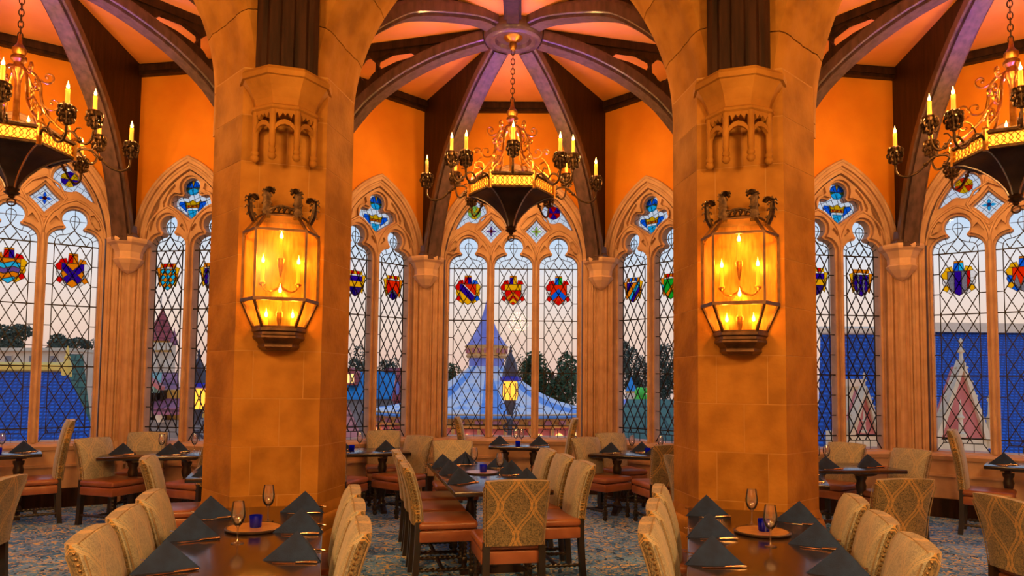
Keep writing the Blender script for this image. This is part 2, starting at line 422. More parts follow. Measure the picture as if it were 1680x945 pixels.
EMB = dict(  # mantle colours: left, right, accents, crest
    bend=('red', 'blue', 'yellow', 'red', 'purple'), chief=('red', 'red', 'white', 'purple', 'yellow'), chevron=('red', 'red', 'white', 'blue', 'green'),
    perchevron=('yellow', 'gold', 'yellow', 'yellow', 'red'), quarter=('gold', 'yellow', 'yellow', 'yellow', 'red'), stripes=('gold', 'yellow', 'gold', 'gold', 'blue'),
    green=('gold', 'yellow', 'cyan', 'gold', 'red'), waves=('gold', 'red', 'yellow', 'red', 'purple'), saltire=('red', 'gold', 'white', 'red', 'gold'),
    lozenge=('gold', 'yellow', 'gold', 'gold', 'red'), vair=('yellow', 'gold', 'gold', 'gold', 'gold'), pale=('yellow', 'yellow', 'white', 'blue', 'cyan'), spikes=('yellow', 'cyan', 'blue', 'blue', 'cyan'))
def heraldry(parent, cx, cz, kind, y, k=1.0):
    """stained glass coat of arms leaded into a lancet"""
    ro = empty('coat_of_arms', (cx, y, cz), 0, parent); ro.scale = (k, 1, k)
    piece = lambda nm, col, pts, dy=0: MB().prism(pts, -.004-dy, .004-dy, 'y').build(nm, GL[col], ro)
    ld = MB(); a, b, acc, cr1, cr2 = EMB[kind]
    fancy = kind in ('bend', 'chief', 'chevron', 'waves', 'saltire', 'pale', 'spikes')
    done = []
    for col, poly in shield_fields(kind):
        ar = sum(poly[i-1][0]*poly[i][1] - poly[i][0]*poly[i-1][1] for i in range(len(poly)))
        # colours that are painted over earlier ones are stacked a little proud of them
        p = clip_convex(poly if ar > 0 else poly[::-1], SH_OUT)
        if len(p) > 2 and area2(p) > 1e-4: done.append((col, p))
    for i, (col, p) in enumerate(done):
        parts = [p]
        if kind not in ('lozenge', 'waves', 'pale'):
            for _, q in done[i+1:]: parts = [r for s_ in parts for r in subtract(s_, q)]
        for r in parts: piece('shield_field', col, r)
    for i, (col, p) in enumerate(done): ld.tube([(x, -.008, z) for x, z in p], .0045, 4, True)
    ld.tube([(x, -.008, z) for x, z in SH_OUT], .007, 4, True)
    def lobe(s, pts, col):
        q = [(s*x, z) for x, z in pts]; q = q if s > 0 else q[::-1]
        piece('mantling', col, q); ld.tube([(x, -.008, z) for x, z in q], .005, 4, True)
    for s, c in ((-1, a), (1, b)):
        if fancy:
            lobe(s, [(.125, .02), (.175, .03), (.195, .085), (.16, .125), (.125, .12)], acc if s > 0 else c)
            lobe(s, [(.125, .12), (.16, .125), (.14, .17), (.075, .185), (.06, .12)], c)
            lobe(s, [(.125, -.06), (.165, -.07), (.185, -.02), (.175, .03), (.125, .02)], acc)
            lobe(s, [(.105, -.10), (.135, -.145), (.175, -.12), (.165, -.07), (.125, -.06)], c)
            lobe(s, [(.05, -.17), (.08, -.185), (.135, -.145), (.105, -.10)], acc)
        else:
            lobe(s, [(.125, .02), (.165, .06), (.185, .13), (.125, .15)], c)
            lobe(s, [(.125, -.06), (.155, -.03), (.165, .06), (.125, .02)], acc)
            lobe(s, [(.10, -.11), (.13, -.15), (.155, -.03), (.125, -.06)], c)
    if fancy:
        for col, p in ((cr1, [(-.06, .12), (.0, .12), (.0, .225), (-.05, .225)]), (cr2, [(.0, .12), (.06, .12), (.05, .225), (.0, .225)]), ('gold', [(-.055, .225), (.055, .225), (.05, .25), (-.05, .25)])):
            piece('crest', col, p); ld.tube([(x, -.008, z) for x, z in p], .005, 4, True)
    else:
        for i in range(5):
            p = [(-.125+.05*i, .15-.02*abs(i-2)*.5), (-.075+.05*i, .15), (-.075+.05*i, .20), (-.125+.05*i, .20)]
            piece('crest', (cr1, cr2)[i % 2], p); ld.tube([(x, -.008, z) for x, z in p], .004, 4, True)
        piece('shield_field', 'white', [(-.08, .122), (.08, .122), (.075, .15), (-.075, .15)])
    ld.build('lead_outline', M['lead'], ro)
    return ro

PANE_CACHE = {}
def shared_pane(poly, mat):
    cx = sum(p[0] for p in poly)/len(poly); cz = sum(p[1] for p in poly)/len(poly)
    key = (mat.name, tuple((round(p[0]-cx, 3), round(p[1]-cz, 3)) for p in poly))
    if key not in PANE_CACHE: PANE_CACHE[key] = MB().prism([(p[0]-cx, p[1]-cz) for p in poly], -.0015, .0015, 'y').mesh('pane', mat)
    return PANE_CACHE[key], cx, cz
def glaze_lancet(win, cx, hw, y, emblem, detail=True):
    gz = empty('leaded_light', (cx, y, 0), 0, win)
    wi = .215*hw/.29; z1 = 3.38; dz = .265; dx = 2*wi/3
    rows = 9; z0 = z1 - dz*rows - .06
    full = lancet(0, hw - .002)
    head = [p for p in full if p[1] > z1+.02]
    came = MB(); cy = 0
    strip = lambda a, b, w=.0078: came.tube([(a[0], cy, a[1]), (b[0], cy, b[1])], w, 4)
    rect = [(-wi, z0), (wi, z0), (wi, z1), (-wi, z1)]
    panes = []
    for j in range(-1, 2*rows+2):
        zc = z1 - j*dz/2
        for i in range(-4, 5):
            xc = i*dx/2
            if (i + j) % 2 == 0: continue
            p = clip_convex([(xc, zc-dz/2), (xc+dx/2, zc), (xc, zc+dz/2), (xc-dx/2, zc)], rect)
            if len(p) > 2 and area2(p) > 1e-4: panes.append(p)
    zb = [z1 - k*dz for k in range(rows+1)] + [z0]
    for s in (-1, 1):
        for a, b in zip(zb, zb[1:]):
            if a - b < .01: continue
            p = [(s*wi, b), (s*hw, b), (s*hw, a), (s*wi, a)]; panes.append(p if s > 0 else p[::-1])
    panes += [[(-hw, Z_SILL), (hw, Z_SILL), (wi, z0), (-wi, z0)], [(-hw, Z_SILL), (-wi, z0), (-hw, z0)], [(hw, Z_SILL), (hw, z0), (wi, z0)]]
    headp = [(-hw, z1), (hw, z1)] + [p for p in full if p[1] > z1]
    if detail:
        for p in panes:
            me, px, pz = shared_pane(p, M['pane']); obj('pane', me, gz, (px, 0, pz))
        MB().prism(headp, -.0015, .0015, 'y').build('pane', M['paneHead'], gz)
    else:
        MB().prism(full, -.0015, .0015, 'y').build('pane', M['pane'], gz)
    # lead cames
    nseg = 2*rows
    for sgn in (-1, 1):
        for k in range(-3, nseg//2*1+3):
            # line through (-wi, z1-(k)*dz) with slope
            za = z1 - k*dz; zb_ = za + sgn*2*wi*(dz/dx)
            a, b = (-wi, za), (wi, zb_)
            lo, hi = z0, z1
            t0, t1 = 0.0, 1.0; d = b[1]-a[1]
            ts = sorted(((lo-a[1])/d, (hi-a[1])/d)); t0 = max(0, ts[0]); t1 = min(1, ts[1])
            if t1 - t0 > .02: strip((lerp(a[0], b[0], t0), lerp(a[1], b[1], t0)), (lerp(a[0], b[0], t1), lerp(a[1], b[1], t1)))
    for s in (-1, 1):
        strip((s*wi, z0), (s*wi, z1+.03), .0075)
        for z in zb[:-1]: strip((s*wi, z), (s*hw, z))
        strip((s*wi, z0), (s*hw, Z_SILL))
        # shoulder of the border and the spade in the head
        pts = [(s*wi, z1+.03), (s*wi*.95, z1+.085), (s*wi*.78, z1+.12), (s*wi*.45, z1+.135), (s*.04, z1+.16), (0, z1+.20)]
        came.tube([(x, 0, z) for x, z in pts], .0065, 4)
        for t in (.35, .75, 1.25):
            a = pi/2*t/1.6; strip((s*wi*.97*cos(a)**.5, z1+.03+.10*sin(a)), (s*hw*cos(a)**.6, z1+.05+.19*sin(a)), .005)
        loop = [(0, z1+.20), (s*.03, z1+.26), (s*.055, z1+.31), (s*.05, z1+.355), (s*.025, z1+.385), (0, z1+.39)]
        came.tube([(x, 0, z) for x, z in loop], .006, 4)
        strip((s*.0, z1), (s*dx/2, z1+.105)); strip((s*dx, z1), (s*dx/2, z1+.105)); strip((0, z1+.20), (s*dx/2, z1+.11))
        strip((s*dx, z1), (s*dx*1.25, z1+.07))
    strip((0, z1+.20), (0, 3.86), .005); strip((-.13*hw/.29, 3.70), (.13*hw/.29, 3.70), .005); strip((-wi, z0), (wi, z0))
    for i in range(-1, 2): strip((i*dx*.8, z0), (i*dx*.8, Z_SILL), .005)
    for k in (0, 3, 6, 9): strip((-hw, z1-k*dz), (hw, z1-k*dz), .0105)
    came.build('lead_came', M['lead'], gz)
    if emblem: heraldry(win, cx, 3.02, emblem, y - .012, hw/.29)
    return gz
def jewel_light(win, outline, y, name, deco):
    """small tracery light: clear glass with leads and a coloured motif"""
    g = empty(name, (0, y, 0), 0, win)
    MB().prism(outline, -.0015, .0015, 'y').build('pane', GL['white'], g)
    ld = MB(); deco(g, ld)
    if ld.v: ld.build('lead_came', M['lead'], g)
def colour_piece(g, ld, col, pts, r=.004):
    MB().prism(pts, -.010, -.004, 'y').build('coloured_glass', GL[col], g); ld.tube([(x, -.010, z) for x, z in pts], r, 4, True)
def chord_lines(ld, outline, dirs, sp):
    """leads parallel to each direction, cut to the outline"""
    cx = sum(p[0] for p in outline)/len(outline); cz = sum(p[1] for p in outline)/len(outline)
    for a in dirs:
        d = (cos(RAD(a)), sin(RAD(a))); n_ = (-d[1], d[0])
        for k in range(-8, 9):
            o = k*sp; hits = []
            for i in range(len(outline)):
                p, q = outline[i-1], outline[i]
                sp_ = (p[0]-cx)*n_[0] + (p[1]-cz)*n_[1] - o; sq = (q[0]-cx)*n_[0] + (q[1]-cz)*n_[1] - o
                if (sp_ > 0) != (sq > 0):
                    t = sp_/(sp_-sq); x, z = lerp(p[0], q[0], t), lerp(p[1], q[1], t); hits.append((x*d[0]+z*d[1], x, z))
            hits.sort()
            for h1, h2 in zip(hits[::2], hits[1::2]): ld.tube([(h1[1], -.004, h1[2]), (h2[1], -.004, h2[2])], .0035, 4)
GLASS_Y = .15
def tracery_mesh(outer, holes, blind, hood, sill_w):
    """stone frame in three receding orders"""
    mb = MB()
    mb.prism(outer, .11, .24, 'y', holes)
    mb.prism(outer, .06, .12, 'y', [offset(h, .028) for h in holes] + blind)
    return mb
def window(name, M_, lights, label, detail=True):
    """three-light window of the bay's end wall or two-light window of its canted walls"""
    win = struct(empty(name), label); win.matrix_world = M_
    three = lights['n'] == 3
    hw, apex = (1.04, 4.79) if three else (.615, 4.45)
    p = .6926 if three else .645
    lw = .29 if three else .265
    cxs = (-p, 0, p) if three else (-p/2, p/2)
    outer = pointed(hw, Z_SILL-.02, Z_SPR, apex)
    holes = [lancet(c, lw) for c in cxs]; blind = []
    if three:
        tops = [diamond(s*p/2, 3.96, .185, .05) for s in (-1, 1)] + [mouchette(s) for s in (-1, 1)]
        for s in (-1, 1):
            blind.append([(s*.10, 4.10), (s*.02, 4.34), (s*.20, 4.50), (s*.36, 4.38), (s*.40, 4.22), (s*.30, 4.17)][::s])
            blind += [[(s*.93, 3.58), (s*.985, 3.60), (s*.97, 3.70), (s*.90, 3.80), (s*.86, 3.78)][::s]]
        for c in cxs:
            for s in (-1, 1):
                blind.append([(c+s*.17, 3.68), (c+s*.27, 3.60), (c+s*.29, 3.63), (c+s*.22, 3.74)][::s])
    else:
        tops = [spade()]
        for s in (-1, 1):
            blind.append([(s*.34, 3.95), (s*.38, 3.94), (s*.40, 4.02), (s*.30, 4.20), (s*.22, 4.28), (s*.20, 4.20), (s*.30, 4.10)][::s])
            blind.append([(s*.46, 3.90), (s*.56, 3.62), (s*.585, 3.66), (s*.52, 3.92), (s*.43, 4.06)][::s])
            blind.append([(s*.13, 3.70), (s*.05, 3.62), (s*.035, 3.66), (s*.10, 3.74)][::-s])
    ccw = lambda q: q if sum(q[i-1][0]*q[i][1]-q[i][0]*q[i-1][1] for i in range(len(q))) > 0 else q[::-1]
    holes = [ccw(h) for h in holes + tops]; blind = [ccw(b) for b in blind]
    tracery_mesh(outer, holes, blind, None, None).build('stone_tracery', M['jamb'], win, 40)
    # rounded mouldings on the face of the tracery
    ml = MB()
    for a, b in zip(cxs, cxs[1:]):
        ml.tube([((a+b)/2, .058, Z_SILL), ((a+b)/2, .058, 3.50)], .024, 8)
    for c in cxs:
        al = pointed(p/2, 3.5, 3.50, 3.97)[2:]
        ml.tube([(c+x, .06, z) for x, z in al], .017, 6)
    if three:
        for s in (-1, 1):
            pts = [(s*p/2, 3.70), (s*.18, 3.86), (s*.10, 4.02), (s*.20, 4.16), (s*p/2, 4.24), (s*.50, 4.14), (s*.58, 3.98), (s*.50, 3.84)]
            ml.tube([(x, .06, z) for x, z in pts], .016, 6, True)
        ml.tube([(x, .06, z) for x, z in arc(0, 4.32, .12, -90, 270, 16)], .014, 6)
    for h in tops: ml.tube([(x, .068, z) for x, z in offset(ccw(h), .03)], .010, 6, True)
    ml.build('roll_moulding', M['jamb'], win, 60)
    # outer arch order and hood mould
    am = MB(); o2 = pointed(hw+.17, Z_SILL-.02, Z_SPR-.0, apex+.19); o3 = pointed(hw+.02, Z_SILL-.02, Z_SPR, apex+.02); o4 = pointed(hw+.10, Z_SILL-.02, Z_SPR, apex+.11)
    am.prism(o2[0:1] + o2[1:], .0, .10, 'y', [o4]); am.prism(o4, .035, .30, 'y', [o3])
    am.tube([(x, .0, z) for x, z in pointed(hw+.155, Z_SILL, Z_SPR, apex+.175)[1:] + [(-hw-.155, Z_SILL)]], .022, 8)
    am.tube([(x, .035, z) for x, z in pointed(hw+.075, Z_SILL, Z_SPR, apex+.085)[1:] + [(-hw-.075, Z_SILL)]], .020, 8)
    am.build('arch_moulding', M['jamb'], win, 50)
    sl = MB(); w = hw+.16
    sl.loft([[(x, -.03, Z_SILL-.10), (x, -.05, Z_SILL-.05), (x, .0, Z_SILL-.02), (x, .30, Z_SILL+.015), (x, .30, Z_SILL-.10)] for x in (-w, w)])
    sl.build('window_sill', M['jamb'], win)
    for c, e in zip(cxs, lights['emblems']): glaze_lancet(win, c, lw, GLASS_Y, e, detail)
    if three:
        for s, d, m in zip((-1, 1), lights['diamonds'], lights['roundels']):
            ol = ccw(diamond(s*p/2, 3.96, .188, .05))
            def deco(g, ld, s=s, d=d, ol=ol):
                chord_lines(ld, ol, (45, 135), .075)
                c = (s*p/2, 3.96)
                for i in range(4):
                    a = pi/2*i; colour_piece(g, ld, d[0], [(c[0], c[1]), (c[0]+.045*cos(a-.5), c[1]+.045*sin(a-.5)), (c[0]+.085*cos(a), c[1]+.085*sin(a)), (c[0]+.045*cos(a+.5), c[1]+.045*sin(a+.5))])
                MB().lathe([(.026, -.004), (.026, .004)], 10, M=Matrix.Translation((c[0], -.014, c[1])) @ Matrix.Rotation(pi/2, 4, 'X')).build('coloured_glass', GL[d[1]], g)
            jewel_light(win, ol, GLASS_Y, 'diamond_light', deco)
            ol = ccw(mouchette(s))
            def deco2(g, ld, s=s, m=m, ol=ol):
                chord_lines(ld, ol, (60*s, 60*s+90), .085)
                c = (s*.61, 4.25)
                for i in range(6):
                    a0, a1 = pi/3*i, pi/3*(i+1)
                    colour_piece(g, ld, m[i % len(m)], [c, (c[0]+.10*cos(a0), c[1]+.10*sin(a0)), (c[0]+.105*cos((a0+a1)/2), c[1]+.105*sin((a0+a1)/2)), (c[0]+.10*cos(a1), c[1]+.10*sin(a1))])
            jewel_light(win, ol, GLASS_Y, 'dagger_light', deco2)
    else:
        ol = ccw(spade())
        def deco3(g, ld):
            chord_lines(ld, ol, (20, 110), .08)
            for col, a0, a1 in (('blue', 100, 190), ('blue', 350, 440), ('cyan', 190, 270), ('cyan', 270, 350), ('yellow', 80, 100), ('yellow', 180, 195), ('yellow', -15, 0)):
                colour_piece(g, ld, col, [(0, 4.235)] + arc(0, 4.235, .10, a0, a1, 4) if col != 'yellow' else [(0, 4.235)] + arc(0, 4.235, .101, (a0+a1)/2-13, (a0+a1)/2+13, 3))
            for s in (-1, 1): colour_piece(g, ld, 'blue', [(s*.10, 4.04), (s*.19, 4.05), (s*.205, 4.01), (s*.08, 3.90)][::s])
            colour_piece(g, ld, 'gold', [(-.10, 3.96), (.10, 3.96), (.105, 4.0), (-.105, 4.0)])
            colour_piece(g, ld, 'yellow', [(-.105, 4.0), (.105, 4.0), (.12, 4.06), (.06, 4.03), (.0, 4.07), (-.06, 4.03), (-.12, 4.06)])
            for x in (-.06, 0, .06): colour_piece(g, ld, 'red', [(x-.012, 3.97), (x+.012, 3.97), (x+.012, 3.992), (x-.012, 3.992)], .002)
            colour_piece(g, ld, 'cyan', [(-.05, 3.86), (0, 3.82), (.05, 3.86), (.07, 3.93), (-.07, 3.93)])
        jewel_light(win, ol, GLASS_Y, 'crown_light', deco3)
    return win

WINDOWS = {
    (0, 0): dict(n=3, emblems=('bend', 'chief', 'chevron'), diamonds=(('lilac', 'red'), ('lime', 'yellow')), roundels=(('yellow', 'lime'), ('purple', 'red'))),
    (0, -1): dict(n=2, emblems=('quarter', 'perchevron')), (0, 1): dict(n=2, emblems=('stripes', 'green')),
    (-1, 0): dict(n=3, emblems=('bend', 'waves', 'saltire'), diamonds=(('blue', 'red'), ('blue', 'red')), roundels=(('yellow', 'purple'), ('yellow', 'purple'))),
    (-1, 1): dict(n=2, emblems=('lozenge', 'vair')), (-1, -1): dict(n=2, emblems=(None, None)),
    (1, 0): dict(n=3, emblems=('pale', 'spikes', 'bend'), diamonds=(('cyan', 'lilac'), ('cyan', 'lilac')), roundels=(('yellow', 'orange'), ('yellow', 'orange'))),
    (1, -1): dict(n=2, emblems=('quarter', 'vair')), (1, 1): dict(n=2, emblems=(None, None))}
SIDE_NAME = {-1: 'left', 0: 'centre', 1: 'right'}
def rect(x0, z0, x1, z1): return [(x0, z0), (x1, z0), (x1, z1), (x0, z1)]
wcount = 0
for (k, side), spec in WINDOWS.items():
    B_ = bay_matrix(k); q = sqrt(.5)
    if side == 0: W0, W1 = -HALF, HALF; L_ = Matrix.Translation((0, R_WALL, 0)); hw, apex = 1.04, 4.79
    else:
        # window centre lies .8 m along the canted wall from the corner
        t = .805; L_ = Matrix.Translation((side*(HALF + t*q), R_WALL - t*q, 0)) @ Matrix.Rotation(-side*RAD(45), 4, 'Z'); hw, apex = .615, 4.45
        W0, W1 = (-(SIDE_LEN-t), t) if side < 0 else (-t, SIDE_LEN-t)
    M_ = B_ @ L_; wcount += 1
    bay_n = ('left bay', 'middle bay', 'right bay')[k+1]; pos = {-1: 'left canted', 0: 'end', 1: 'right canted'}[side]
    wl_ = struct(empty('wall_%s_%s' % (SIDE_NAME[k], {-1: 'left', 0: 'back', 1: 'right'}[side])), '%s wall of the %s in ochre plaster and stone' % (pos, bay_n)); wl_.matrix_world = M_
    arch_o = pointed(hw+.165, Z_SPR, Z_SPR, apex+.185)
    # plaster over the arch, cut to it
    MB().prism([(W0, Z_SPR), (-hw-.165, Z_SPR)] + arch_o[2:][::-1] + [(W1, Z_SPR), (W1, Z_CEIL+.1), (W0, Z_CEIL+.1)], .02, .30, 'y').build('plaster', M['plaster'], wl_)
    sm = MB(); sm.prism(rect(W0, 0, W1, Z_SILL-.02), 0, .30, 'y')
    sm.build('dado', M['jamb'], wl_)
    for a, b in ((W0, -hw-.165), (hw+.165, W1)):
        jm = MB(); jm.prism(rect(a, Z_SILL-.02, b, Z_SPR), .02, .30, 'y')
        jm.build('stone_jamb', M['jamb'], wl_)
        rm = MB(); n_ = 3 if b-a < .5 else 4
        for i in range(n_):
            x = (a + .03 + i*.055) if a > 0 else (b - .03 - i*.055)
            rm.tube([(x, .02, Z_SILL), (x, .02, Z_SPR+.0)], (.020, .013, .022, .012)[i % 4] if False else [(.020, .013, .022, .012)[i % 4]]*2, 8)
        rm.build('shaft_moulding', M['jamb'], wl_, 60)
    MB().prism(rect(W0, 0, W1, .24), -.03, .0, 'y').build('baseboard', M['wood'], wl_)
    MB().box(((W0+W1)/2, -.012, .53), (W1-W0, .03, .035)).build('dado_rail', M['jamb'], wl_)
    bm_ = MB(); bm_.prism(rect(W0, Z_CEIL-.15, W1, Z_CEIL), -.07, .02, 'y'); bm_.prism(rect(W0, Z_CEIL-.11, W1, Z_CEIL-.03), -.095, -.06, 'y')
    bm_.build('cornice_beam', M['wood'], wl_)
    kindtxt = 'three light traceried window with coats of arms, end wall of the %s' % bay_n if side == 0 else 'two light pointed window in the %s wall of the %s' % (pos, bay_n)
    window('window_%d' % wcount, M_, spec, kindtxt, detail=not (abs(k) == 1 and side == k))

# ------------------------------------------------------------------ bay ceilings, ribs and bosses
def path_offset(prof, d):
    out = []
    for i, p in enumerate(prof):
        a = prof[max(i-1, 0)]; b = prof[min(i+1, len(prof)-1)]; t = Vector((b[0]-a[0], b[1]-a[1])).normalized()
        out.append((p[0] - t.y*d, p[1] + t.x*d))
    return out
def smooth_path(pts, n=4):
    out = []
    for i in range(len(pts)-1):
        p0, p1, p2, p3 = pts[max(i-1, 0)], pts[i], pts[i+1], pts[min(i+2, len(pts)-1)]
        for j in range(n):
            t = j/n
            out.append(tuple(.5*(2*b + (c-a)*t + (2*a-5*b+4*c-d)*t*t + (3*b-a-3*c+d)*t**3) for a, b, c, d in zip(p0, p1, p2, p3)))
    return out + [pts[-1]]
PROF_BACK = smooth_path([(.34, 5.78), (.80, 5.55), (1.36, 5.17), (1.77, 4.80), (2.10, 4.30), (2.34, 3.75), (2.42, 3.46)])
PROF_SIDE = smooth_path([(.34, 5.78), (.87, 5.68), (1.37, 5.50), (1.79, 5.26), (2.05, 5.03), (2.42, 4.58), (2.68, 4.05), (2.82, 3.40)])
PROF_FRONT = smooth_path([(.34, 5.84), (.64, 5.82), (1.33, 5.62), (1.70, 5.42), (2.20, 4.95), (2.55, 4.40)])
def rib(parent, ang, prof, rmax, pierced=False):
    """ang from the bay axis; x' = radius; the rib's boarding stands in a vertical plane"""
    e = empty('ceiling_rib', (0, HUB, 0), -ang, parent); e.rotation_euler = (0, 0, pi/2 - ang)
    inner = path_offset(prof, -.02)
    top = Z_CEIL - .0
    web = [(p[0], p[1]) for p in prof] + [(rmax, prof[-1][1]), (rmax, top), (prof[0][0], top)]
    holes = []
    if pierced:
        # pierced quatrefoil and daggers between rib and beam
        def quat(cx, cz, r):
            out = []
            for i in range(4): out += arc(cx + r*.62*cos(pi/2*i), cz + r*.62*sin(pi/2*i), r*.55, 90*i-75, 90*i+75, 6)
            return out
        holes = [quat(2.42, 5.34, .23), quat(1.93, 5.62, .14), [(1.25, 5.70), (1.50, 5.66), (1.80, 5.56), (1.78, 5.72), (1.6, 5.79), (1.35, 5.79)]]
        holes = [h for h in holes]
    w = MB(); w.prism(web, -.05, .05, 'y', holes); w.build('web_board', M['wood'], e)
    if pierced: 
        t = MB(); t.box(((rmax+.34)/2, 0, top-.05), (rmax-.34, .16, .10)); t.build('top_beam', M['wood'], e)
    sm = MB()
    # moulded soffit: three stepped lips that follow the arch
    def ribbon(d0, d1, hw_):
        a = path_offset(prof, d0); b = path_offset(prof, d1)
        loops = [[(p[0], -hw_, p[1]), (q[0], -hw_, q[1]), (q[0], hw_, q[1]), (p[0], hw_, p[1])] for p, q in zip(a, b)]
        sm.loft(loops)
    ribbon(-.005, .09, .125); ribbon(-.05, 0, .085); ribbon(.09, .13, .09)
    for s in (-1, 1): sm.tube([(p[0], s*.105, p[1]) for p in path_offset(prof, .0)], .022, 6)
    sm.build('rib_moulding', M['rib'], e, 40)
    return e
bays = {}
for k in (-1, 0, 1):
    B_ = bay_matrix(k); bay_n = ('left bay', 'middle bay', 'right bay')[k+1]
    cl = struct(empty('trim_%d' % (k+2)), 'timber rib vault of the %s' % bay_n); cl.matrix_world = B_; bays[k] = cl
    tq = t_q
    pc = [(-HALF-tq-.1, R_WALL-tq), (-HALF, R_WALL+.05), (HALF, R_WALL+.05), (HALF+tq+.1, R_WALL-tq), (2.25, 6.0), (-2.25, 6.0)]
    c_ = struct(MB().prism(pc[::-1], Z_CEIL, Z_CEIL+.12).build('ceiling_%s' % SIDE_NAME[k], M['ceiling']), 'ochre ceiling panels of the %s' % bay_n); c_.matrix_world = B_
    back = atan2(HALF, R_WALL-HUB)
    for s in (-1, 1):
        rib(cl, s*back, PROF_BACK, hypot(HALF, R_WALL-HUB))
        rib(cl, s*RAD(75), PROF_SIDE, 2.98, True)
        rib(cl, s*RAD(133), PROF_FRONT, 2.6)
    fr = empty('ceiling_rib', (0, HUB, 0), -pi/2, cl)
    MB().box((1.25, 0, Z_CEIL-.05), (1.7, .20, .10)).box((1.25, 0, Z_CEIL-.12), (1.7, .14, .05)).build('web_board', M['wood'], fr)
    boss = empty('hub_boss', (0, HUB, 0), 0, cl)
    hb = MB(); hb.lathe([(.20, 5.80), (.22, 5.76), (.27, 5.745), (.30, 5.76), (.335, 5.755), (.36, 5.79), (.36, 5.86), (.33, 5.92), (.20, 5.92)], 40)
    hb.build('ring', M['rib'], boss, 40)
    MB().lathe([(.0001, 5.87), (.21, 5.87), (.21, 5.90)], 32).build('recess', M['wood'], boss)
    MB().lathe([(.0001, 5.64), (.03, 5.65), (.05, 5.70), (.04, 5.74), (.10, 5.78), (.14, 5.83), (.15, 5.87)], 24).build('rose', M['brass'], boss, 40)
    # stone corbels under the back ribs, and the shafts that close the corners below them
    for s in (-1, 1):
        sh = MB(); sh.tube([(s*HALF, R_WALL+.01, 0), (s*HALF, R_WALL+.01, 3.1)], .055, 10); sh.tube([(s*HALF, R_WALL-.02, .24), (s*HALF, R_WALL-.02, 3.08)], .035, 10); sh.build('corner_shaft', M['jamb'], cl, 60)
        cr = empty('corbel', (s*(HALF-.10*0), R_WALL, 0), 0, cl); cr.rotation_euler = (0, 0, -s*RAD(22.5))
        loops = []
        for r, z in ((.012, 3.04), (.07, 3.08), (.14, 3.17), (.155, 3.20), (.165, 3.22), (.145, 3.24), (.15, 3.32), (.19, 3.41), (.225, 3.44), (.235, 3.47), (.235, 3.50)):
            loops.append([(1.15*r*cos(RAD(a)), -.06+r*1.25*sin(RAD(a)), z) for a in (180, 202.5, 247.5, 292.5, 337.5, 360)] + [(r, .15, z), (-r, .15, z)])
        MB().loft(loops).build('corbel_stone', M['litjamb'], cr)
        st = MB(); st.loft([[(r*cos(RAD(a)), -.20+r*sin(RAD(a)), z) for a in range(0, 360, 45)] for r, z in ((.16, 3.50), (.15, 3.53), (.13, 3.56), (.12, 3.66))])
        st.build('rib_foot', M['rib'], cr)

